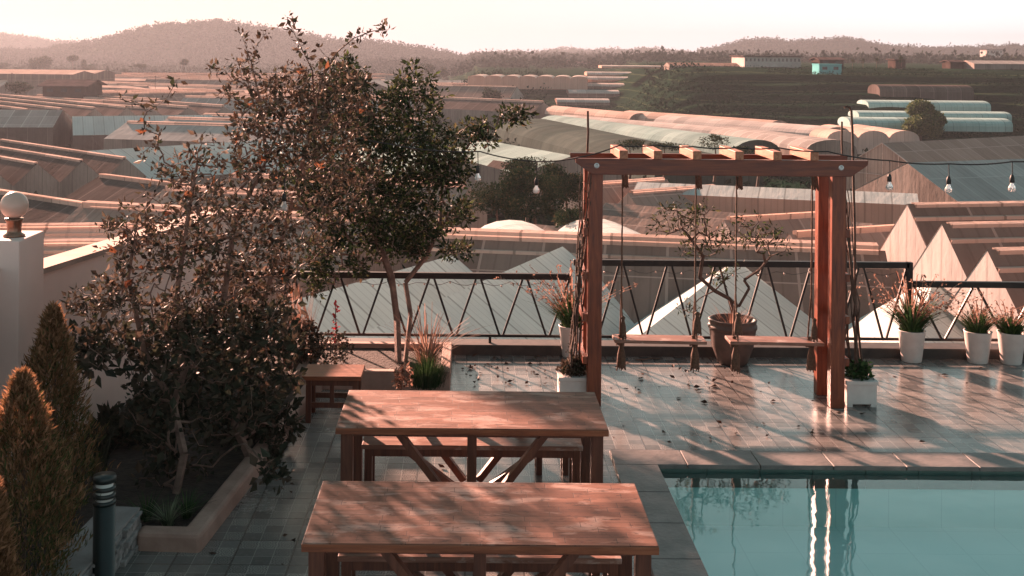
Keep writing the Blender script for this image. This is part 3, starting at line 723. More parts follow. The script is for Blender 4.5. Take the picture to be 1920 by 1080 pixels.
# low stone-clad wall
c0 = at_z(258, 953, .25); lw = empty('low_wall', (c0.x, c0.y, 0), 'low wall clad in rough stone behind the bollard', 'wall')
mb = MB(); d = Vector((-.19, -3.0, 0)); th2 = Vector((-.24, .02, 0)); wallmesh(mb, Vector((0,0,0)), d, th2, .235, .235, 0); mb.build('core', MAT['conc'], lw)
mb = MB(); wallmesh(mb, Vector((.014, .014, 0)), d+Vector((.014, 0, 0)), th2*1.12, .252, .252, .236); mb.build('cap', MAT['conc'], lw)
mb = MB(); r_ = random.Random(5)
z = 0
while z < .22:
    hh = r_.uniform(.025, .045); y = 0.0
    while y < 2.9:
        ll = r_.uniform(.08, .22); tt = y/3.0; xo = -.19*tt; pr = r_.uniform(.012, .05)
        mb.box(xo-.02, xo+pr, -y-ll+.002, -y, z+.001, min(.234, z+hh-.001)); y += ll
    z += hh
mb.build('stone_cladding', MAT['rock'], lw, bevel=.003)
# bollard light
bl = at_y(196, 905, 7.5); bo = empty('bollard_light', (bl.x, 7.5, 0), 'dark green bollard lamp with louvred head', 'bollard')
MB().lathe([(0, 0), (.09, 0), (.09, .015), (.069, .015), (.069, .60), (.0, .60)], 28).build('post', MAT['bollard'], bo)
mb = MB()
for k in range(3): z = .615+k*.045; mb.lathe([(.03, z-.012), (.072, z-.012), (.072, z+.012), (.03, z+.012)], 28)
mb.build('louvre', MAT['bollard'], bo)
MB().lathe([(0, .60), (.055, .60), (.055, .76), (0, .76)], 24).build('lens', MAT['lens'], bo)
MB().lathe([(0, .745), (.072, .745), (.074, .77), (.07, .785), (0, .79)], 28).build('cap', MAT['bollard'], bo)

# thujas
def thuja(loc, h, r, label, mats, seed):
    t = empty('thuja', loc, label, 'thuja', 'conical thujas along the white wall'); rr = np.random.default_rng(seed)
    n = 15000; tt = rr.random(n)**.8; ang = rr.random(n)*2*math.pi
    prof = np.clip(np.minimum(1, np.clip(tt*5+.35, 0, 1))*np.clip(1-tt**1.7, 0, 1)**.8*1.02, .01, 2)
    lump = 1+.22*np.sin(ang*4+tt*7+seed)+.16*np.sin(ang*7-tt*19)+.12*np.sin(ang*3+tt*31)
    rad = r*prof*lump*(.42+.55*rr.random(n)**.5+.22*(rr.random(n) < .15)*rr.random(n))
    P = np.stack([rad*np.cos(ang), rad*np.sin(ang), tt*h], 1)
    N = np.stack([np.cos(ang)*.7, np.sin(ang)*.7, np.full(n, 1.5)], 1)
    V, F = leaf_mesh(P, .03+.055*rr.random(n)**1.5, .17, seed, 0, N*1.2)
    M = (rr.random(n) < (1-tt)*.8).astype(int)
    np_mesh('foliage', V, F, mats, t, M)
    MB().tube([(0,0,0), (.02,0,h*.5), (0,0,h*.9)], [.03, .02, .006], 6).build('trunk', MAT['barkd'], t)
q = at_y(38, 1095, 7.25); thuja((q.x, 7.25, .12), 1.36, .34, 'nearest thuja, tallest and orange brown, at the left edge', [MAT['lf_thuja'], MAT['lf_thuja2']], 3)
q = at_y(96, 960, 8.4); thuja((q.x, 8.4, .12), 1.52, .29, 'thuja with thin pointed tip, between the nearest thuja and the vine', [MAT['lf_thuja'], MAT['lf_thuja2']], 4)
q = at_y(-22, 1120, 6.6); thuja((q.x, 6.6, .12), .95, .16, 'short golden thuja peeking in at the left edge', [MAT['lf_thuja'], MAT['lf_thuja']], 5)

# giant vine / shrub
vb = at_z(330, 925, .05); vine = empty('dry_vine', vb, 'huge tangled dry shrub with brown leaves filling the left side', 'shrub')
def V_(px, py, Y): return tuple(at_y(px, py, Y)-vb)
def vb_blob(px, py, Y, rx, ry, dy, w): q = at_y(px, py, Y)-vb; return (q.x, q.y, q.z, rx/FPX*Y, dy, ry/FPX*Y, w)
trk = [[(0, 0, 0), V_(345, 850, 9.2), V_(325, 760, 9.4), V_(350, 680, 9.6), V_(330, 560, 9.7), V_(350, 420, 9.8), V_(370, 300, 9.9)],
       [V_(350, 680, 9.6), V_(420, 560, 9.9), V_(440, 420, 10.1), V_(500, 300, 10.3), V_(540, 200, 10.4)],
       [V_(325, 760, 9.4), V_(270, 660, 9.4), V_(240, 520, 9.5), V_(260, 400, 9.6)],
       [V_(560, 330, 10.6), V_(590, 230, 10.5), V_(600, 150, 10.4), V_(632, 98, 10.35), V_(662, 72, 10.3), V_(700, 58, 10.3), V_(728, 56, 10.3)],
       [V_(590, 200, 10.6), V_(585, 130, 10.3), V_(560, 80, 10.2), V_(538, 32, 10.2)],
       [V_(500, 300, 10.3), V_(490, 200, 10.2), V_(472, 120, 10.1), V_(452, 62, 10.1)],
       [(.5, .6, 0), V_(440, 800, 9.9), V_(470, 650, 10.2), V_(520, 480, 10.4), V_(560, 330, 10.6), V_(590, 200, 10.6)]]
Bv = [vb_blob(*k) for k in ((330, 480, 9.7, 120, 110, .55, 5), (430, 400, 9.9, 120, 120, .6, 6), (500, 280, 10.2, 110, 110, .55, 5), (560, 200, 10.4, 90, 90, .5, 4), (640, 190, 10.5, 70, 70, .5, 3),
      (330, 320, 9.8, 60, 90, .4, 1.2), (470, 170, 10.2, 60, 80, .4, 1.2), (250, 440, 9.5, 70, 60, .4, 1.5), (450, 560, 10, 110, 90, .6, 5), (560, 420, 10.3, 90, 110, .5, 4), (640, 320, 10.6, 80, 100, .5, 4))]
Bl = [vb_blob(*k) for k in ((200, 560, 9.3, 75, 40, .3, 1.6), (180, 650, 9.2, 60, 45, .3, 1.4), (330, 640, 9.6, 110, 90, .5, 5), (430, 720, 9.9, 100, 110, .5, 5), (300, 760, 9.5, 70, 100, .4, 2), (500, 640, 10.2, 70, 110, .4, 3), (520, 780, 10.3, 40, 60, .3, 1.5), (510, 880, 8.75, 26, 34, .08, .25), (330, 860, 9.4, 80, 60, .3, 1.5))]
Av = np.concatenate([blobs_points(Bv, 1500, 21), blobs_points(Bl, 900, 22),
    np.array([V_(*k) for k in ((545, 35, 10.2), (560, 90, 10.2), (575, 130, 10.2), (455, 65, 10.1), (470, 110, 10.1), (715, 50, 10.3), (680, 62, 10.3), (655, 85, 10.3), (290, 200, 9.6), (330, 150, 9.7), (395, 130, 9.8), (225, 185, 9.5), (270, 240, 9.6), (120, 640, 9.1), (160, 590, 9.1), (130, 560, 9.2), (600, 90, 10.4), (630, 110, 10.4), (410, 130, 9.9), (500, 60, 10.2))])])
pos, par, tips, rad = grow(trk, Av, .06, .0032, .5, .45, .075, 5)
V, F = limb_mesh(pos, par, rad); plant('branches', vine, V, F, MAT['bark'])
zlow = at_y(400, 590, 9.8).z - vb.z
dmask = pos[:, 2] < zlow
def leaves_for(mask, nper, lo, hi, wd, seed, mt=2, sp=.035):
    p_, t_ = pos[mask], tips[mask]; return sprig_leaves(p_, t_, nper, lo, hi, wd, seed, mt, sp, .15)
V, F = leaves_for(~dmask, 7, .025, .085, .5, 31, 3, .018); plant('leaves', vine, V, F, MAT['lf_vine'])
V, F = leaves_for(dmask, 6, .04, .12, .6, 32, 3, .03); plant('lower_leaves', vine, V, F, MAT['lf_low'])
r_ = np.random.default_rng(3); ix = r_.choice(np.where(~dmask & (tips <= 2))[0], 70)
V, F = leaf_mesh(pos[ix], .05+.06*r_.random(70), .7, 8); plant('rust_leaves', vine, V, F, MAT['lf_rust'])

# flowering tree behind
tbp = at_z(748, 690, .1); tree = empty('small_tree', tbp, 'small twin-trunked tree with dark leafy crown beside the railing', 'tree')
def T_(px, py, Y): return tuple(at_y(px, py, Y)-tbp)
trk = [[(0, 0, 0), T_(745, 600, 13.1), T_(735, 520, 13.1), T_(700, 430, 13.1), T_(690, 330, 13.1), T_(640, 250, 13.0)],
       [(.06, .05, 0), T_(770, 590, 13.1), T_(760, 530, 13.15), T_(800, 480, 13.2), T_(825, 420, 13.2), T_(830, 330, 13.3), T_(880, 270, 13.4)],
       [T_(700, 430, 13.1), T_(740, 340, 13.2), T_(770, 230, 13.3)]]
def tblob(px, py, rx, ry, dy, w): q = at_y(px, py, 13.15)-tbp; return (q.x, q.y, q.z, rx/FPX*13.1, dy, ry/FPX*13.1, w)
Bt = [tblob(*k) for k in ((700, 380, 120, 90, .6, 8), (760, 300, 110, 100, .6, 8), (640, 460, 80, 60, .5, 3), (830, 300, 70, 60, .45, 3), (770, 190, 60, 60, .4, 3), (660, 230, 90, 80, .5, 5), (600, 340, 80, 90, .5, 4), (760, 450, 80, 50, .5, 3), (900, 250, 45, 25, .2, 1), (960, 218, 35, 16, .15, .6), (840, 400, 60, 40, .4, 1.5), (600, 520, 50, 40, .3, 1.2), (850, 470, 40, 14, .2, .4), (640, 150, 60, 50, .4, 2))]
At = np.concatenate([blobs_points(Bt, 1300, 41), np.array([T_(*k) for k in ((990, 210, 13.1), (975, 222, 13.1), (765, 120, 13.2), (775, 150, 13.2), (740, 160, 13.2), (805, 150, 13.3), (880, 478, 13.1))])])
pos, par, tips, rad = grow(trk, At, .075, .0034, .45, .45, .085, 6)
V, F = limb_mesh(pos, par, rad); plant('trunk', tree, V, F, MAT['bark'])
V, F = sprig_leaves(pos, tips, 19, .035, .09, .45, 44, 3, .03, .1); plant('crown', tree, V, F, MAT['lf_tree'])

# raised planter round the tree, with plants
tp = empty('brick_planter', (tbp.x-.1, 12.7, 0), 'low terracotta planter box round the small tree', 'planter')
mb = MB(); x0, x1, y0, y1 = -.95, .66, -.55, .7
for a_, b_, c_, d_ in ((x0, x1, y0, y0+.1), (x0, x1, y1-.1, y1), (x0, x0+.1, y0+.1, y1-.1), (x1-.1, x1, y0+.1, y1-.1)): mb.box(a_, b_, c_, d_, 0, .2)
mb.build('walls', MAT['terra'], tp, bevel=.008); MB().box(x0+.1, x1-.1, y0+.1, y1-.1, 0, .15).build('soil', MAT['soil'], tp)
def clump(name, loc, label, cat, blobs, n, lmin, lmax, wd, mat, seed, group=None, shell=.2, up=.3):
    o_ = empty(name, loc, label, cat, group); P = blobs_points(blobs, n, seed, shell); r2 = np.random.default_rng(seed)
    V, F = leaf_mesh(P, lmin+(lmax-lmin)*r2.random(len(P)), wd, seed, up); np_mesh('foliage', V, F, mat, o_)
    return o_
q = at_z(800, 722, .1); o_ = empty('green_shrub', q, 'round dark green needle shrub at the foot of the small tree', 'shrub')
V, F = blades(900, .36, .8, .006, 3, 4, .35, .16, .4); plant('leaves', o_, V, F, MAT['lf_green']); V, F = blades(500, .30, .9, .006, 4, 4, .35, .2, .4); plant('inner_leaves', o_, V, F, MAT['lf_bush'])
q = at_z(800, 690, .15); o_ = empty('fountain_grass', q, 'pinkish plumed grass arching behind the green shrub', 'grass plant')
V, F = blades(150, .72, 1.05, .010, 7, 8, .75, .1, .5, .5); plant('blades', o_, V, F, MAT['lf_plume'])
q = at_z(620, 690, .15); clump('purple_shrub', q, 'reddish brown low shrub behind the wooden stool', 'shrub', [(0, 0, .2, .25, .2, .2, 1), (-.3, .1, .25, .2, .2, .25, 1)], 1100, .03, .07, .6, MAT['lf_vine'], 9)
q = at_z(755, 722, .2); clump('dry_shrub', q, 'small dry brown plant beside the round green shrub', 'shrub', [(0, 0, .08, .09, .08, .13, 1)], 260, .03, .06, .6, MAT['lf_plume'], 19)
q = at_y(628, 660, 12.9); o_ = empty('red_flower_stem', (q.x, q.y, .12), 'tall stem of bright red flowers in front of the railing', 'flower')
V, F = join([leaf_mesh(np.array([[.02*math.sin(k*2.1), .02*math.cos(k*1.7), .18+k*.010] for k in range(46)])+np.random.default_rng(2).normal(size=(46, 3))*.012, np.full(46, .045), .7, 4)])[:2]
plant('petals', o_, V, F, MAT['lf_red']); MB().tube([(0,0,0), (.01,0,.3), (0,0,.62)], .005, 5).build('stem', MAT['barkd'], o_)
for px, py, s_, lab in ((560, 600, 21, 'clump of dry upright reeds between vine and railing'), (545, 560, 22, 'clump of dry reeds hugging the right edge of the vine')):
    q = at_y(px, 660, 12.6); o_ = empty('reed_clump', (q.x, q.y, .1), lab, 'reeds', 'dry reeds behind the vine'); V, F = blades(110, .95, .3, .012, s_, 5, .3, .14, .6); plant('blades', o_, V, F, MAT['lf_plume'])
for px, py, s_, lab in ((315, 985, 31, 'striped spider plant in the corner of the kerb'), (275, 975, 32, 'dark grassy plant left of the striped spider plant'), (350, 970, 33, 'grassy plant right of the striped spider plant')):
    q = at_z(px, py, .05); o_ = empty('spider_plant', q, lab, 'spider plant', 'grassy plants in the kerb corner'); V, F = blades(75, .24, 1.25, .013, s_, 6, .6, .04, .5); plant('blades', o_, V, F, MAT['lf_stripe'] if s_ == 31 else MAT['lf_green'])
q = at_z(185, 905, .1)
o_ = empty('agave', q, 'agave with broad dark pointed leaves beside the white wall', 'agave')
V, F = blades(16, .55, .55, .09, 51, 6, .35, .03, .6, .03); plant('blades', o_, V, F, MAT['lf_low'])
for px, py, s_, rx, lab in ((245, 830, 71, .22, 'dark low leafy plant at the foot of the white wall'), (440, 820, 72, .28, 'dark low leafy plant behind the terracotta kerb'), (300, 790, 73, .35, 'dark leafy undergrowth under the dry shrub'), (180, 850, 74, .16, 'small dark leafy plant behind the bollard')):
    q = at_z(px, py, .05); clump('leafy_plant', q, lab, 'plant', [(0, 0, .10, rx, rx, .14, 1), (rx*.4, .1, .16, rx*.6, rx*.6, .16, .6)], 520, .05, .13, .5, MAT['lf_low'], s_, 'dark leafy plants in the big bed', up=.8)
# ivy spilling over the kerb
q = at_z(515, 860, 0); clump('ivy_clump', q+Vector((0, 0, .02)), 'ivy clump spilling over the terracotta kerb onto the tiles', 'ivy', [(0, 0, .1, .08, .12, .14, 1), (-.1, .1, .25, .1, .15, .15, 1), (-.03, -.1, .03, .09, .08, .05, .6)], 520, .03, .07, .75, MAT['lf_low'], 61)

# fallen leaves on the tiles
r_ = np.random.default_rng(77); P = []
for (a_, b_, c_, d_, n_) in ((870, 1040, 668, 722, 60), (1140, 1380, 672, 740, 40), (1140, 1900, 690, 840, 40), (380, 560, 820, 1060, 16), (700, 1100, 830, 900, 14)):
    for k in range(n_):
        q = at_z(r_.uniform(a_, b_), r_.uniform(c_, d_)); P.append((q.x, q.y, .008))
P = np.array(P); nrm_ = r_.normal(size=(len(P), 3)); nrm_[:, 2] = np.abs(nrm_[:, 2])*.25
V, F = leaf_mesh(P, .03+.06*r_.random(len(P))**2, .6, 78, 0, nrm_*3); V[:, 2] = np.clip(V[:, 2], .004, .035)
o = np_mesh('fallen_leaves', V, F, MAT['lf_fallen']); tag(o, 'dark dry leaves scattered over the terrace tiles', 'leaves', kind='stuff')
tw = at_z(1218, 676); o = MB().tube([tw+Vector((-.16, 0, .01)), tw+Vector((-.08, -.03, .015)), tw+Vector((0, .02, .02)), tw+Vector((.14, .06, .01))], [.008, .012, .008, .005], 6).build('fallen_twig', MAT['barkd']); tag(o, 'short dark twig lying on tiles under the left swing', 'twig')

# ================================================================== STRING LIGHTS
def cable(pts, label, group='string light cables'):
    P = []
    for a_, b_ in zip(pts[:-1], pts[1:]):
        a_, b_ = Vector(a_), Vector(b_); L = (b_-a_).length
        for k in range(8): t_ = k/8; P.append(a_+(b_-a_)*t_-Vector((0, 0, .03*L*4*t_*(1-t_))))
    P.append(Vector(pts[-1])); o = MB().tube(P, .007, 6).build('light_cable', MAT['cord']); tag(o, label, 'cable', group); return P
SY = FY-.16
c1 = [at_y(600, 235, 12.6), at_y(730, 270, 12.3), at_y(900, 284, 12.0), at_y(1006, 303, 11.8), at_y(1085, 295, SY)]
cable(c1, 'black string light cable from the tree to the beam')
c2 = [at_y(1085, 295, SY), at_y(1160, 273, SY), at_y(1230, 272, SY), at_y(1300, 275, SY), at_y(1380, 277, SY), at_y(1460, 277, SY), at_y(1552, 284, SY)]
cable(c2, 'black string light cable laid along the swing frame crossbars')
c3 = [at_y(1552, 284, SY), at_y(1668, 301, 11.3), at_y(1780, 307, 11.0), at_y(1898, 303, 10.7), at_y(2050, 290, 10.3)]
cable(c3, 'black string light cable running off to the right')
def bulb(px, pyc, pyb, Y, label):
    a_ = at_y(px, pyc, Y); b_ = at_y(px, pyb, Y); L = a_.z-b_.z
    t_ = empty('light_bulb', a_, label, 'light bulb', 'clear bulbs hanging from the string light cable')
    MB().tube([(0, 0, 0), (.004, 0, -L+.15)], .0045, 5).build('wire', MAT['cord'], t_)
    MB().lathe([(0, -L+.16), (.012, -L+.155), (.02, -L+.13), (.022, -L+.085), (0, -L+.085)], 12).build('socket', MAT['cord'], t_)
    MB().lathe([(.014, -L+.088), (.017, -L+.07), (.031, -L+.045), (.035, -L+.025), (.028, -L+.006), (0, -L)], 16).build('bulb', MAT['bulb'], t_)
bulb(1668, 301, 357, 11.3, 'hanging bulb nearest to the right end of the swing beam')
bulb(1779, 307, 362, 11.0, 'hanging bulb between two others in front of the right roofs')
bulb(1898, 303, 360, 10.7, 'hanging bulb closest to the right edge')
bulb(1006, 303, 363, 11.8, 'hanging bulb in front of dark bushes, just left of the beam')
bulb(896, 284, 340, 12.0, 'hanging bulb beside the outermost tree twigs')
bulb(533, 335, 396, 10.0, 'hanging bulb glimpsed among the dry vine branches')

# ================================================================== TERRAIN
def sm(a, b, x): t_ = np.clip((x-a)/(b-a), 0, 1); return t_*t_*(3-2*t_)
def vnoise(x, y, s, seed=0):
    """value noise"""
    x = x/s; y = y/s; xi = np.floor(x).astype(int); yi = np.floor(y).astype(int); xf = x-xi; yf = y-yi
    def h(i, j): n_ = (i*374761393 + j*668265263 + seed*974634777) & 0x7fffffff; n_ = (n_ ^ (n_ >> 13))*1274126177 & 0x7fffffff; return ((n_ ^ (n_ >> 16)) & 0xffff)/65535.
    xf = xf*xf*(3-2*xf); yf = yf*yf*(3-2*yf)
    return (h(xi, yi)*(1-xf)+h(xi+1, yi)*xf)*(1-yf)+(h(xi, yi+1)*(1-xf)+h(xi+1, yi+1)*xf)*yf
def terrain(x, y):
    z = -10 - 2.5*sm(60, 120, y)
    edge = .105*y+4
    m1 = sm(0, 22, x-edge)
    hz = 13.0*sm(205, 305, y+9*(vnoise(x, y, 40, 5)-.5)+3*(vnoise(x, y, 9, 6)-.5)); st = hz/1.9; hz2 = 1.9*(np.floor(st)+sm(.62, 1, st-np.floor(st)))
    z = z + m1*hz2
    m2 = sm(-20, 10, x)*(1-m1); z = z + m2*9.0*sm(290, 385, y)
    z = z + 5*sm(700, 1300, y)*(1-m1) + (vnoise(x, y, 17, 1)-.5)*.7
    return z
xs = np.concatenate([np.linspace(-700, -120, 60), np.linspace(-115, 240, 260), np.linspace(245, 900, 60)])
ys = np.concatenate([np.linspace(-30, 190, 70), np.linspace(192, 320, 150), np.linspace(323, 1300, 90)])
X, Y = np.meshgrid(xs, ys); Z = terrain(X, Y)
V = np.stack([X, Y, Z], -1).reshape(-1, 3); nx, ny = len(xs), len(ys)
i = (np.arange(ny-1)[:, None]*nx+np.arange(nx-1)[None]).ravel(); F = np.stack([i, i+1, i+nx+1, i+nx], 1)
def m_ground():
    m = NT('valley_ground'); co = m.coord('Object'); n = m.noise(co, .05, 8, .65); n2 = m.noise(co, .9, 6, .7); n3 = m.noise(m.coord('Object', (.03, .9, .1)), 1, 4, .6)
    c = m.ramp(n.outputs['Fac'], [(.35, (.009,.028,.019)), (.6, (.014,.040,.025)), (.78, (.035,.048,.030))])
    c = m.mix(m.ramp(n2.outputs['Fac'], [(.45, g(0)), (.75, g(.55))]), c, (.012,.018,.012))
    c = m.mix(m.ramp(n3.outputs['Fac'], [(.55, g(0)), (.72, g(.5))]), c, (.075,.085,.045))
    zz = m.n('ShaderNodeSeparateXYZ', {0: co}).outputs[2]; ln = m.math('LESS_THAN', m.math('PINGPONG', m.math('ADD', zz, m.math('MULTIPLY', n.outputs['Fac'], 1.6)), .95), .13)
    c = m.mix(m.math('MULTIPLY', ln, .5), c, (.075,.10,.055))
    m.base(c); m.rough(.95); m.bump(m.math('ADD', n2.outputs['Fac'], m.noise(co, 3, 4).outputs['Fac']), 1, .8); m.b.inputs['Specular IOR Level'].default_value = 0; return m.m
MAT['ground'] = m_ground()
o = np_mesh('ground', V, F, MAT['ground'], smooth=True); tag(o, kind='structure')
mb = MB(); mb.quad((-1690, -55, -14), (2290, -55, -14), (2290, 2690, -14), (-1690, 2690, -14)); o = mb.build('ground', MAT['ground']); tag(o, kind='structure')
def m_forest():
    m = NT('forest_hill'); co = m.coord('Object'); n = m.noise(co, .02, 8, .7); n2 = m.noise(co, .12, 6, .7)
    c = m.ramp(n2.outputs['Fac'], [(.35, (.018,.026,.018)), (.65, (.06,.06,.038))]); c = m.mix(m.ramp(n.outputs['Fac'], [(.5, g(0)), (.7, g(.4))]), c, (.09,.07,.05)); m.base(c); m.rough(1); m.b.inputs['Specular IOR Level'].default_value = 0
    m.bump(n2.outputs['Fac'], 1, 4); return m.m
MAT['forest'] = m_forest()
def hill(prof, Y, depth, seed, wl, name='hills', amp=1.0):
    px = np.array([p[0] for p in prof], float); pyy = np.array([p[1] for p in prof], float)
    n_ = 520; u = np.linspace(px[0], px[-1], n_); top = np.interp(u, px, pyy)
    ker = np.ones(9)/9; top = np.convolve(np.pad(top, 4, 'edge'), ker, 'valid')
    X0 = np.array([at_y(a_, b_, Y).x for a_, b_ in zip(u, top)]); Z0 = np.array([at_y(a_, b_, Y).z for a_, b_ in zip(u, top)])
    m_ = 46; t_ = np.linspace(-1, 1, m_); prof2 = np.cos(t_*math.pi/2)**1.1
    XX = np.repeat(X0[None], m_, 0)*(1+t_[:, None]*depth/Y*.5); YY = Y+np.repeat(t_[:, None], n_, 1)*depth
    base = -16.; ZZ = base+(Z0[None]-base)*prof2[:, None]
    s_ = Y/900.
    ZZ = ZZ + amp*s_*(2.5*(vnoise(XX, YY, 9*s_, seed)-.5)+2.5*(vnoise(XX, YY, 4*s_, seed+1)-.5)+7*(vnoise(XX, YY, 60*s_, seed+2)-.5))*np.clip(prof2[:, None]*3, 0, 1)
    V = np.stack([XX, YY, ZZ], -1).reshape(-1, 3); i = (np.arange(m_-1)[:, None]*n_+np.arange(n_-1)[None]).ravel(); F = np.stack([i, i+1, i+n_+1, i+n_], 1)
    o = np_mesh(name, V, F, MAT['forest']); tag(o, kind='structure')
    r2 = np.random.default_rng(seed+50); half = np.where((V[:, 1] < Y+depth*.25) & (V[:, 2] > -13))[0]; pk = V[r2.choice(half, min(len(half), 4200), replace=False)] + r2.normal(size=(min(len(half), 4200), 3))*np.array([2, 2, 0])
    wood('wood', wl, pk, 2.6*s_**.7, seed+60)
def wood(name, label, P, size, seed, mat='forest_leaf', per=14):
    r2 = np.random.default_rng(seed); n_ = len(P); sz = size*(.5+r2.random(n_)); idx = np.repeat(np.arange(n_), per)
    Q = P[idx] + r2.normal(size=(len(idx), 3))*sz[idx][:, None]*np.array([.45, .45, .38]); Q[:, 2] += sz[idx]*.4
    V, F = leaf_mesh(Q, sz[idx]*.55, .8, seed, .3); o_ = np_mesh(name, V, F, MAT[mat]); tag(o_, label, 'wood', kind='stuff'); return o_
MAT['forest_leaf'] = m_leaf('forest_leaf', [(0, (.012,.022,.016)), (.7, (.024,.034,.022)), (1, (.038,.038,.027))], .02, spec=0.)
MAT['crop_leaf'] = m_leaf('crop_leaf', [(0, (.006,.024,.015)), (.75, (.012,.036,.021)), (1, (.022,.046,.026))], .02, spec=0.)
hill([(-250, 70), (0, 66), (50, 72), (95, 80), (150, 85), (330, 110), (420, 130)], 1900, 280, 3, 'hazy woodland covering the far left hill')
hill([(-200, 96), (60, 95), (150, 84), (210, 77), (250, 66), (300, 55), (350, 52), (400, 45), (440, 50), (470, 54), (520, 62), (600, 78), (700, 88), (780, 99), (850, 112), (900, 122), (980, 132), (1060, 140)], 1250, 210, 4, 'hazy woodland on the big hill behind the vine')
hill([(560, 150), (640, 122), (730, 121), (800, 116), (870, 121), (940, 123), (1010, 124), (1120, 128), (1200, 140)], 880, 70, 5, 'dark belt of trees at the foot of the big hill', amp=.7)
hill([(820, 125), (900, 111), (960, 108), (1000, 113), (1040, 104), (1085, 106), (1140, 102), (1170, 103), (1200, 100), (1240, 104), (1300, 112), (1420, 118)], 2200, 300, 6, 'pale woodland on the low centre skyline hills')
hill([(1210, 118), (1290, 108), (1330, 96), (1370, 89), (1400, 82), (1440, 84), (1480, 88), (1530, 83), (1570, 79), (1590, 78), (1640, 86), (1680, 93), (1740, 96), (1800, 97), (1860, 92), (1920, 90), (2150, 96)], 1700, 250, 7, 'pale woodland on the right skyline hill', amp=.8)

r_ = np.random.default_rng(91); nn_ = 17000; cx_ = r_.uniform(20, 190, nn_); cyy = 205+110*r_.random(nn_)
cyy = np.where(r_.random(nn_) < .7, np.round(cyy/2.2)*2.2+r_.normal(size=nn_)*.25, cyy)
cz = terrain(cx_, cyy); ok = (vnoise(cx_, cyy, 14, 9) > .3) & ~((cx_/cyy > .31) & (cx_/cyy < .465) & (cyy > 212) & (cyy < 275))
wood('crops', 'dark green crop rows and scrub covering the terraced hillside', np.stack([cx_, cyy, cz], 1)[ok], .5, 92, 'crop_leaf', 4)
nn_ = 5000; cx_ = r_.uniform(-40, 60, nn_); cyy = r_.uniform(60, 400, nn_); ok = (cyy < 250) | (cx_/cyy < .065) | (cx_/cyy > .15); cx_, cyy = cx_[ok], cyy[ok]; cz = terrain(cx_, cyy)
wood('scrub', 'patchy scrub on the valley floor between greenhouses', np.stack([cx_, cyy, cz], 1), 1.2, 93, 'crop_leaf', 5)
r2 = np.random.default_rng(94); nn_ = 5200; cyy = r2.uniform(560, 1290, nn_); cx_ = r2.uniform(-.42, .5, nn_)*cyy; cz = terrain(cx_, cyy)
wood('wood', 'dark hedges and tree belts across the far plain', np.stack([cx_, cyy, cz], 1), 3.4, 95, per=9)
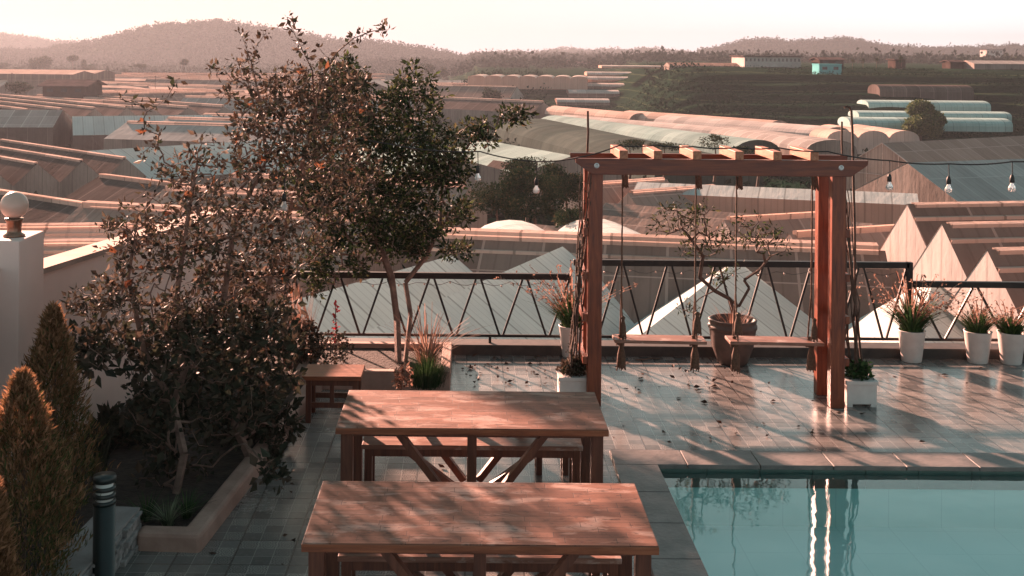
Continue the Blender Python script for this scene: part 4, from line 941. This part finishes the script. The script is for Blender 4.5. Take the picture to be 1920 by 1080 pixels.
# ================================================================== GREENHOUSES
def gh(label, p0, p1, zr, w, n, toward=-1, rise=2.0, he=3.0, style='gable', roof='p_grey', wall='p_wall', vent=True, group='film greenhouses in the valley', name='greenhouse', cap='p_pink', frame=False, endm=None,  vent_h=.32, Yd=None, skew=0.0):
    if Yd:
        a, b = at_y(p0[0], p0[1], Yd), at_y(p1[0], p1[1], Yd); b.z = a.z; zr = a.z
    else: a, b = at_z(p0[0], p0[1], zr), at_z(p1[0], p1[1], zr)
    d = (b-a); L = d.length; d.normalize()
    nrm = Vector((-d.y, d.x, 0))
    if (nrm.y > 0) != (toward > 0): nrm = -nrm
    root = empty(name, (a.x, a.y, zr-rise-he), label, 'greenhouse', group)
    o0 = Vector((a.x, a.y, zr-rise-he)); H = he+rise
    def P(u, v, z): return d*u + nrm*v + Vector((0, 0, z))
    def prof():
        if style == 'gable': return [(-w/2, he), (0, H), (w/2, he)]
        k = 10; return [(-w/2*math.cos(math.pi*i/k), he+rise*math.sin(math.pi*i/k)**.8) for i in range(k+1)]
    pr = prof()
    for q in range(n):
        def P(u, v, z, q=q): return d*(u+skew*q) + nrm*v + Vector((0, 0, z))
        v0 = q*w; mb = MB(); dist = 0
        nu = max(1, int(L/6)); r2 = random.Random(q*7+int(L))
        for (va, za), (vb_, zb) in zip(pr[:-1], pr[1:]):
            s_ = math.hypot(vb_-va, zb-za)
            for k in range(nu):
                u0, u1 = L*k/nu, L*(k+1)/nu
                mb.quad(P(u0, v0+va, za), P(u1, v0+va, za), P(u1, v0+vb_, zb), P(u0, v0+vb_, zb), [(u0+q*3.3, dist), (u1+q*3.3, dist), (u1+q*3.3, dist+s_), (u0+q*3.3, dist+s_)])
            dist += s_
        mb.build('roof', MAT[roof], root)
        # gable ends
        for u, ins in ((0, .02), (L, -.02)):
            e = MB(); pts = [P(u+ins, v0+v, z) for v, z in pr] + [P(u+ins, v0+w/2, 0), P(u+ins, v0-w/2, 0)]
            uvs = [(v*1.0+50, z) for v, z in pr] + [(w/2+50, 0), (-w/2+50, 0)]
            e.add(pts, [tuple(range(len(pts)))], [uvs]); e.build('end_wall', MAT[endm or wall], root)
        if vent:
            c = MB(); cw = max(.16, w*.03); hh = vent_h*.5+.03; zt = H+hh; zb = H-rise/(w/2)*cw
            U = [(0, 0), (L, 0), (L, 1), (0, 1)]
            c.quad(P(.3, v0+cw, zt-.05), P(L-.3, v0+cw, zt-.05), P(L-.3, v0-cw, zt), P(.3, v0-cw, zt), U)
            for sg in (-1, 1): c.quad(P(.3, v0+sg*cw, zt-.05), P(L-.3, v0+sg*cw, zt-.05), P(L-.3, v0+sg*cw*.9, zb), P(.3, v0+sg*cw*.9, zb), U)
            for u in (.3, L-.3): c.poly([P(u, v0-cw, zt), P(u, v0+cw, zt-.05), P(u, v0+cw*.9, zb), P(u, v0-cw*.9, zb)])
            if a.y > 75:
                c.build('ridge_vent', MAT[cap], root); continue
            v2 = v0+cw+w*.07; zz = H-rise/(w/2)*(cw+w*.07)
            c.quad(P(0, v2-.06, zz+.10), P(L, v2-.06, zz+.10), P(L, v2+.06, zz+.08), P(0, v2+.06, zz+.08), U); c.quad(P(0, v2+.06, zz+.08), P(L, v2+.06, zz+.08), P(L, v2+.06, zz-.08), P(0, v2+.06, zz-.08), U)
            c.build('ridge_vent', MAT[cap], root)
    # long side walls
    for v in (-w/2+.015, (n-.5)*w-.015):
        s = MB(); s.quad(P(0, v, 0), P(L, v, 0), P(L, v, he), P(0, v, he), [(0, 0), (L, 0), (L, he), (0, he)]); s.build('side_wall', MAT[wall], root)
    if frame:
        f = MB()
        for q in range(n):
            for k in range(7):
                v = q*w-w/2+w*k/6; z = he+rise*(1-abs(k/3-1)); f.bar(P(-.03, v, 0), P(-.03, v, z), .05)
            f.bar(P(-.04, q*w-w/2, he), P(-.04, q*w, H), .07); f.bar(P(-.04, q*w, H), P(-.04, q*w+w/2, he), .07); f.bar(P(-.04, q*w-w/2, he), P(-.04, q*w+w/2, he), .06)
        f.build('end_frame', MAT['steel'], root)
    return root
def gy(px, py):
    for Y_ in np.arange(60, 900, 1.0):
        q = at_y(px, py, Y_)
        if float(terrain(np.array([q.x]), np.array([Y_]))[0]) >= q.z: return Y_
    return 900.
def ghg(label, px0, px1, yr, yb, w, **k):
    Y_ = gy((px0+px1)/2, yb); Ht = (yb-yr)/FPX*Y_; ri = k.pop('rise', Ht*.5); sink = k.pop('sink', .7)
    return gh(label, (px0, yr), (px1, yr+k.pop('tilt', 0)), 0, w, 1, 1, ri, Ht-ri+sink, Yd=Y_+w/2, **k)
# --- nearest roofs just beyond the railing
gh('nearest pale roofs with diagonal ridges right behind the railing', (1055, 462), (640, 642), -4.5, 7.2, 3, -1, 2.5, 3.5, roof='p_teal', vent=False, wall='p_teal')
gh('pale roof behind the twin trunks of the small tree', (850, 478), (420, 600), -4.9, 7.0, 1, 1, 2.3, 3.5, roof='p_teal', vent=False)
gh('long brown transverse roof with pink ridge cap above the railing', (800, 438), (1660, 470), -4.4, 8.5, 1, -1, 2.8, 3.3, roof='p_brown', cap='p_pink', vent_h=.5)
gh('brown multi-bay roof whose bright gable ends face left of the white pots', (1700, 382), (2350, 372), -2.4, 5.3, 5, -1, 2.8, 4.5, roof='p_brown', wall='p_white', cap='p_pink', vent_h=.0, skew=-1.8)
gh('small brown roof with little bright gables behind the right posts', (1480, 440), (1720, 424), -4.6, 5, 2, 1, 2.4, 3.5, roof='p_rose', wall='p_white')
gh('low brown bays with thin ridges seen through the swing ropes', (1135, 380), (1700, 424), -5.5, 5.2, 4, -1, 1.2, 2.6, roof='p_rose', wall='p_wall', vent=False)
gh('greenhouse with pale flat roof and side wall tinted salmon as if sunlit behind the swing ropes', (1195, 341), (1720, 363), -5.0, 3.8, 1, -1, .5, 3.0, roof='p_teal', wall='p_lit_salmon', vent=False)
gh('open framed greenhouse with lit gable right of the swing beam', (1655, 268), (2300, 235), -4.0, 10, 1, -1, 2.8, 3.4, roof='p_rose', wall='p_wall', frame=True, vent=False)
gh('wide grey roof sloping down behind the hanging bulbs', (1700, 305), (2300, 285), -4.8, 15, 1, -1, 3.4, 3.2, roof='p_ash', vent=False, wall='p_wall')
gh('pale tunnels with rounded lit ends left of the left swing rope', (1085, 347), (1250, 336), -5.2, 5.0, 2, -1, 2.0, 3, roof='p_rose', wall='p_white', vent=True, vent_h=.25)
gh('twin pale domed roofs below the dark bushes', (955, 412), (1010, 445), -4.6, 4.2, 2, 1, 1.6, 3, 'arch', roof='p_teal', wall='p_teal', vent=False)
# --- centre
gh('slatted teal roof pair right of the tree crown', (905, 262), (1075, 292), -6.5, 12, 2, -1, 1.6, 3.5, roof='p_teal2', vent=False, wall='p_wall')
gh('small brown shed greenhouse among dark bushes', (925, 300), (965, 306), -7.4, 5, 1, 1, 1.8, 3.5, roof='p_dark', vent=False)
gh('long dark netted tunnel curving behind the swing beam', (1000, 222), (1330, 292), -8.2, 14, 1, -1, 3.2, 2, 'arch', roof='p_net', wall='p_net', vent=False)
gh('teal capped long tunnel behind the dark netted one', (1040, 216), (1420, 262), -8.0, 8, 1, 1, 2.4, 2, 'arch', roof='p_teal2', wall='p_net', vent=False)
gh('long greenhouse with straight pink ridge right of the crown', (780, 182), (1020, 192), -7.2, 9, 1, -1, 2.2, 3.5, roof='p_dark', vent_h=.7)
gh('row of three small gabled greenhouses below the long pink ridge', (700, 187), (825, 192), -8.2, 6.5, 3, -1, 2.4, 3.2, roof='p_dark', wall='p_wall', vent_h=.5)
gh('grey ribbed greenhouse with sunlit end on the valley slope', (800, 160), (970, 163), -5.6, 14, 1, -1, 2.8, 3.8, roof='p_brown', wall='p_white')
for i, (xa, xb, y, yb, lab) in enumerate(((1125, 1345, 122, 133, 'top'), (1098, 1182, 134, 143, 'second'), (1088, 1176, 143, 154, 'third'), (1077, 1168, 155, 167, 'fourth'), (1064, 1158, 168, 183, 'fifth'), (1042, 1140, 184, 198, 'lowest'))):
    ghg('%s step of the stacked terrace tunnels left of the green hillside' % lab, xa, xb, y, yb, 9, style='arch', roof='p_white', wall=('p_lit_salmon' if i < 3 else 'p_brown'), vent=False, sink=(3.0 if i else -.9), rise=(.9 if i else .3), group='terraced tunnels on the slope')
# arched row: arches face us
gh('long arched greenhouse with scalloped sunlit front on the ridge', (893, 141), (905, 139), -2.9, 5.0, 7, -1, .9, 3.0, 'arch', roof='p_white', wall='p_lit_salmon', vent=False)
# --- strips right centre
for i, (a_, b_, z, w_, lab, rf) in enumerate((((1180, 207), (1460, 226), -7.6, 6, 'thin pinkish tunnel at the foot of the green hillside', 'p_pink'), ((1250, 216), (1570, 238), -7.6, 7, 'thick pale tunnel ending beside the teal tunnels', 'p_white'),
        ((1060, 215), (1440, 245), -8.4, 5, 'narrow white tunnel strip behind the dark net tunnel', 'p_white'), ((1370, 236), (1560, 262), -8.2, 8, 'grey rounded tunnel beside the hooked stick', 'p_grey'), ((1040, 198), (1200, 212), -7.8, 5, 'short pale tunnel below the stacked terrace', 'p_pink'))):
    gh(lab, a_, b_, z, w_, 1, -1, 1.8, 2, 'arch', roof=rf, wall='p_wall', vent=False, group='long tunnels below the hillside')
gh('bundle of pale domes at the right end of the long tunnels', (1500, 233), (1580, 245), -7.8, 5, 3, 1, 1.6, 2, 'arch', roof='p_pink', wall='p_white', vent=False, group='long tunnels below the hillside')
# --- teal tunnels on the hillside right
TT = dict(style='arch', roof='p_tunnel', wall='p_tunnel', vent=False, group='teal tunnels on the hillside')
ghg('upper teal tunnel behind the bushy tree on the hillside', 1617, 1843, 187, 209, 8, **TT)
ghg('middle teal tunnel behind the bushy tree on the hillside', 1600, 1883, 207, 225, 7, **TT)
ghg('lowest teal tunnel behind the bushy tree on the hillside', 1582, 1882, 219, 246, 8, **TT)
ghg('olive grey netted tunnel high on the green hillside', 1638, 1812, 158, 184, 8, style='arch', roof='p_dark', wall='p_dark', vent=False)
# --- left valley
gh('dark roof with bright ridge strips behind the globe lamp', (240, 396), (-60, 350), -6.5, 11, 2, 1, 2.6, 3.5, roof='p_dark', vent_h=.3)
gh('salmon lit low roofs just over the white wall', (-90, 428), (330, 424), -4.4, 4.6, 4, -1, 1.3, 4, roof='p_pink', wall='p_pink', vent_h=.3)
gh('row of sawtooth gables facing right on the left side', (236, 297), (0, 262), -7.0, 4.4, 6, -1, 1.9, 4.2, roof='p_dark', wall='p_wall', vent_h=.22)
gh('pale grey roof strip crossing behind the vine', (75, 288), (640, 254), -7.6, 11, 1, -1, 1.8, 3, roof='p_teal', vent=False)
gh('second pale grey roof strip behind the vine branches', (210, 300), (800, 262), -7.9, 10, 1, -1, 1.8, 3, roof='p_teal', vent=False)
gh('big shaded greenhouse with tall plain side wall at the left edge', (-260, 205), (118, 206), -6.2, 14, 1, -1, 2.4, 5.0, roof='p_grey', wall='p_dark', vent=False)
gh('grey roofed greenhouse right of the big shaded one', (135, 218), (560, 214), -7.2, 14, 1, -1, 2.6, 4.2, roof='p_teal', wall='p_dark', vent=False)
gh('long roofs with four parallel bright ridge strips on the left', (238, 202), (-60, 172), -7, 6, 5, -1, 2.4, 4, roof='p_dark', wall='p_wall', vent_h=.5)
gh('small bright greenhouse far left behind the dark house', (-200, 144), (72, 145), -6.5, 13, 2, 1, 1.3, 3.4, roof='p_brown', wall='p_wall', vent_h=.8)
gh('very long bright roof on the far left skyline', (-400, 127), (158, 133), -3.2, 16, 2, 1, 1.0, 5.5, roof='p_pink', wall='p_brown', vent=False)
gh('bright ridged greenhouse between house and vine', (172, 154), (560, 168), -6.7, 8, 2, -1, .9, 3.2, roof='p_pink', vent_h=.9)
gh('gabled greenhouse with sunlit ends left of the vine', (158, 172), (390, 168), -7.0, 9, 3, -1, 2.6, 3.2, roof='p_brown', wall='p_wall', vent_h=.7)
gh('far strip of pale greenhouse roofs below the hill', (150, 144), (700, 150), -6.2, 14, 3, 1, 1.0, 3.4, roof='p_pink', vent_h=.9)
gh('second far strip of greenhouse roofs below the hill trees', (230, 140), (740, 141), -6.0, 14, 2, 1, 2.6, 3.4, roof='p_brown', vent_h=1.0)
gh('bright roofs showing through the vine top', (420, 176), (780, 182), -6.9, 11, 3, -1, 2.6, 3.2, roof='p_grey', vent_h=.7)
gh('pale roofs showing through the middle of the vine', (380, 215), (800, 225), -7.2, 12, 3, -1, 2.0, 3.2, roof='p_ash', vent_h=.5)
gh('brown roofs glimpsed behind the small tree trunk', (430, 330), (880, 350), -5.8, 9, 3, -1, 2.0, 3.2, roof='p_rose', vent_h=.5)
gh('pale flat roofs left of the arched greenhouse', (700, 153), (880, 150), -5.5, 13, 2, 1, 1.8, 3.2, roof='p_white', wall='p_dark', vent=False)
for i_, (a_, b_, z_, w_, n_, lab_, rf_) in enumerate((
        ((262, 158), (20, 150), -6.8, 8, 2, 'narrow bright ridged roofs just right of the dark timber house', 'p_brown'),
        ((330, 162), (150, 153), -7.0, 9, 2, 'low roofs between the timber house and vine tips', 'p_dark'),
        ((300, 188), (120, 178), -7.3, 7, 3, 'row of small gabled roofs left of the vine tips', 'p_brown'),
        ((420, 200), (250, 188), -7.6, 8, 3, 'shade-toned gabled roofs behind the first vine twigs', 'p_dark'),
        ((60, 152), (-160, 146), -6.6, 9, 2, 'low bright roofs at the far left edge above the long strips', 'p_pink'),
        ((520, 150), (300, 147), -6.2, 10, 2, 'faint far roofs below the umbrella shaped trees', 'p_brown'),
        ((880, 158), (760, 155), -6.0, 9, 2, 'faint pale roofs between tree crown and arched greenhouse', 'p_brown'))):
    gh(lab_, a_, b_, z_, w_, n_, -1, 2.2, 3.2, roof=rf_, wall='p_wall', vent_h=.7)
# --- top right horizon structures
gh('low pale sheds on the hilltop left of the white warehouse', (1250, 117), (1388, 118), 1.3, 9, 1, 1, .8, 1.4, Yd=335, roof='p_brown', vent=False, group='sheds on the hilltop')
gh('long low grey shed at the right end of the hilltop', (1810, 113), (2050, 116), 1.4, 12, 1, 1, .9, 1.6, Yd=335, roof='p_grey', vent=False, group='sheds on the hilltop')

# --- buildings
MAT['bwall'] = m_noisy('pale_building_wall', (.36,.33,.31), (.5,.46,.44), .4, .8, 0)
MAT['bdark'] = m_noisy('dark_timber_wall', (.035,.025,.022), (.07,.05,.045), .6, .85, 0)
MAT['broof'] = m_noisy('dark_roof', (.06,.045,.045), (.12,.09,.085), .6, .7, 0)
MAT['bteal'] = m_noisy('teal_sheet', (.10,.34,.36), (.15,.43,.44), .6, .6, 0)
for k_ in ('bwall', 'bdark', 'broof', 'bteal'): MAT[k_].node_tree.nodes['Principled BSDF'].inputs['Specular IOR Level'].default_value = 0
MAT['bgrass'] = m_noisy('window_dark', (.02,.025,.03), (.05,.055,.06), 1, .2, 0)
def house(label, px0, px1, pyt, pyb, Y, depth, walls, roofm, flat=False, wins=0, name='house', cat='house', group=None, over=.5, pitch=.35):
    a = at_y(px0, pyb, Y); b = at_y(px1, pyt, Y); W = b.x-a.x; Ht = b.z-a.z; t_ = empty(name, (a.x, Y, a.z-1.5), label, cat, group)
    hw = Ht if flat else Ht*(1-pitch); z0 = 1.5
    MB().box(0, W, 0, depth, 0, z0+hw).build('wall', MAT[walls], t_)
    if flat: MB().box(-over, W+over, -over, depth+over, z0+hw+.01, z0+hw+Ht*.12).build('roof', MAT[roofm], t_)
    else:
        MB().add  # gable roof, ridge along x
        r_m = MB(); z1 = z0+hw; zr_ = z0+Ht
        for s_ in (0, 1):
            y_e = -over if s_ == 0 else depth+over
            vs = [(-over, y_e, z1-.05), (W+over, y_e, z1-.05), (W+over, depth/2, zr_), (-over, depth/2, zr_)]
            vs2 = [(x, y, z+.18) for x, y, z in vs]
            r_m.add(vs+vs2, [(0,1,2,3),(7,6,5,4),(0,4,5,1),(1,5,6,2),(3,2,6,7),(0,3,7,4)])
        r_m.build('roof', MAT[roofm], t_)
        for x in (.01, W-.01): MB().poly([(x, 0, z1), (x, depth, z1), (x, depth/2, zr_-.02)]).build('gable', MAT[walls], t_)
    for k in range(wins):
        x = W*(k+.5)/wins; MB().box(x-W/wins*.22, x+W/wins*.22, -.04, .02, z0+hw*.45, z0+hw*.8).build('window', MAT['bgrass'], t_)
    return t_
house('dark timber house with hipped brown roof among left greenhouses', 80, 160, 152, 181, 262, 12, 'bdark', 'broof', wins=3, over=1.0)
house('long pale two storey building on the far centre slope', 1043, 1150, 115, 131, 700, 12, 'bwall', 'broof', wins=18, name='building', cat='building', pitch=.3)
house('white warehouse with flat brown roof on the hilltop', 1396, 1502, 107, 122, 325, 16, 'bwall', 'broof', True, 14, name='warehouse', cat='warehouse')
house('grey shed with raised roof standing behind the teal one', 1537, 1582, 109, 124, 318, 8, 'bdark', 'broof', wins=2, name='shed', cat='shed', pitch=.25)
house('bright teal sheet shed on the brow of the hillside', 1536, 1578, 122, 138, 292, 6, 'bteal', 'bteal', True, 2, name='shed', cat='shed', over=.1)
house('small dark hut with a bushy roof on the hilltop', 1679, 1698, 112, 122, 330, 6, 'bdark', 'broof', True, 0, name='hut', cat='hut')
house('low hut near the right end of the hilltop', 1782, 1806, 114, 122, 335, 6, 'bdark', 'broof', False, 0, name='hut', cat='hut')
house('pale houses block on the far right hill', 1850, 1880, 94, 103, 900, 12, 'bwall', 'broof', True, 5, name='house', cat='house')

# ------------------------------------------------------------------ far trees and bushes
def far_tree(px, pyt, pyb, wpx, Y, label, seed, mat='lf_bush', flat=False, name='tree', group='trees below the far hills', n=1300, low=.35):
    b = at_y(px, pyb, Y); h = at_y(px, pyt, Y).z-b.z; r = wpx/2/FPX*Y; t_ = empty(name, b, label, 'tree', group); rr = random.Random(seed)
    MB().tube([(0, 0, -2), (r*.05, 0, h*.4), (0, 0, h*.8)], [h*.035, h*.025, h*.01], 6).build('trunk', MAT['barkd'], t_)
    B = []
    for k in range(9):
        an = rr.random()*6.28; q = rr.random()
        if flat: B.append((math.cos(an)*r*.6*q, math.sin(an)*r*.6*q, h*(.72+.22*rr.random()), r*.45, r*.45, h*.07, 1))
        else: B.append((math.cos(an)*r*.55*q, math.sin(an)*r*.5*q, h*(low+(.85-low)*rr.random()), r*.42, r*.42, h*.2, 1))
    P = blobs_points(B, n, seed, .3); r2 = np.random.default_rng(seed); s_ = h*.07
    V, F = leaf_mesh(P, s_*(.5+r2.random(n)), .6, seed, .2); np_mesh('crown', V, F, MAT[mat], t_)
for k, a_ in enumerate(((82, 106, 141, 60, 640, 'broad round tree mass at the left below the hill'), (60, 112, 139, 30, 640, 'round tree at the left edge of the broad tree mass'), (136, 103, 140, 26, 650, 'umbrella shaped tree above the rounded ones', True), (158, 110, 142, 14, 650, 'narrow upright tree beside the umbrella tree'),
        (172, 120, 143, 34, 640, 'low round tree right of the umbrella tree'), (266, 121, 146, 34, 560, 'flat topped tree in the middle of the left valley', True), (234, 127, 148, 30, 570, 'sparse round tree left of the flat topped one'),
        (344, 111, 146, 22, 560, 'tall thin tree with tufted top left of the vine', True), (5, 117, 140, 30, 650, 'dark tree at the far left edge'), (290, 131, 148, 12, 560, 'small conical tree right of the flat topped one'),
        (805, 120, 147, 40, 520, 'round dark tree right of the tree crown'), (830, 124, 148, 30, 520, 'smaller rounded tree beside the dark round one'), (1022, 122, 134, 18, 690, 'small round tree left of the pale far building'), (1000, 124, 134, 14, 690, 'tiny tree furthest left of the pale far building'))):
    far_tree(a_[0], a_[1], a_[2], a_[3], a_[4], a_[5], 100+k, flat=len(a_) > 6)
for k, (px, lab) in enumerate(((1598, 'leftmost of the windblown hilltop trees'), (1618, 'middle windblown tree on the hilltop'), (1643, 'rightmost windblown tree on the hilltop'), (1690, 'bush on top of the dark hilltop hut'))):
    far_tree(px, 108 if k < 3 else 104, 122, 14 if k < 3 else 20, 322, lab, 130+k, group='windblown trees on the hilltop', n=500)
far_tree(1725, 183, 262, 112, gy(1725, 262)-3, 'large feathery olive bush in front of the teal tunnels', 150, 'lf_bamboo', name='bushy_tree', group=None, n=14000, low=.12)
def bush(px, py, Y, rx, ry, label, seed, n=2600, mat='lf_bush', ls=.2, group='dark bushes beyond the railing'):
    c = at_y(px, py, Y); k = Y/FPX; gz = min(-10, c.z-2)
    t_ = empty('bush', (c.x, Y, gz), label, 'bush', group); h = c.z-gz; rr = random.Random(seed)
    B = [(rr.uniform(-.6, .6)*rx*k, rr.uniform(-1.5, 1.5), h+rr.uniform(-.5, .55)*ry*k, rx*k*rr.uniform(.3, .5), 1.2, ry*k*rr.uniform(.3, .5), 1) for _ in range(11)]
    P = blobs_points(B, n, seed, .25); r2 = np.random.default_rng(seed); V, F = leaf_mesh(P, ls*(.4+r2.random(n)), .5, seed, .3); np_mesh('foliage', V, F, MAT[mat], t_)
    MB().tube([(0, 0, 0), (.2, 0, h*.5), (0, 0, h)], [.16, .12, .04], 6).build('stem', MAT['barkd'], t_)
bush(1000, 365, 66, 70, 60, 'dark green bush mass left of the swing frame', 1, 5000)
bush(1060, 350, 72, 55, 55, 'dark green bush just behind the left end of the beam', 2, 4200)
bush(930, 380, 68, 60, 45, 'dark bush next to the tree crown', 3, 3600)
bush(985, 318, 80, 50, 30, 'brown tinged bush above the dark bushes', 4, 2400)
bush(1070, 412, 60, 40, 26, 'rusty shrub above the twin domed roofs', 5, 1800)
bush(1180, 272, 120, 44, 12, 'thin scrub bush above the left crossbars', 6, 1000)
bush(1245, 276, 125, 46, 11, 'thin scrub bush above the second crossbar', 7, 1000)
bush(1340, 268, 125, 30, 19, 'thin scrub bush above the middle crossbars', 8, 1000)
bush(1420, 285, 118, 60, 12, 'low scrub above the right crossbars', 9, 1000)
bush(920, 178, 300, 22, 14, 'dark tree in front of the ribbed greenhouse', 10, 900, ls=.8)
bush(45, 166, 290, 34, 10, 'dark bushes left of the timber house', 11, 900, ls=.8)
# power poles
for k, (px, pyt, pyb, Y, lab) in enumerate(((22, 136, 172, 290, 'thin dark pole left of the timber house'), (291, 142, 164, 320, 'thin dark pole right of the far ridges'), (909, 105, 130, 900, 'slender mast on the far centre hills'), (1158, 86, 103, 1500, 'radio mast on the skyline above the stacked tunnels'))):
    a_, b_ = at_y(px, pyb, Y), at_y(px, pyt, Y); r = .35/FPX*Y
    t_ = empty('pole', (a_.x, Y, a_.z-2), lab, 'pole', 'thin poles in the valley'); MB().tube([(0, 0, 0), (0, 0, b_.z-a_.z+2)], [r*1.3, r], 6).build('shaft', MAT['barkd'], t_)
    MB().box(-r*5, r*5, -r, r, b_.z-a_.z+2-r*5, b_.z-a_.z+2-r*3).build('crossarm', MAT['barkd'], t_)

# ------------------------------------------------------------------ haze
m = NT('haze'); m.t.nodes.remove(m.b)
pv = m.n('ShaderNodeVolumePrincipled', {'Color': (.25, .29, .33, 1), 'Density': .00033, 'Anisotropy': .4}); m.l(pv.outputs[0], m.o.inputs['Volume'])
mb = MB(); mb.box(-1700, 2300, -60, 2700, -17, 56); o = mb.build('haze', m.m); tag(o, 'pale warm haze filling the valley air', 'haze', kind='stuff')
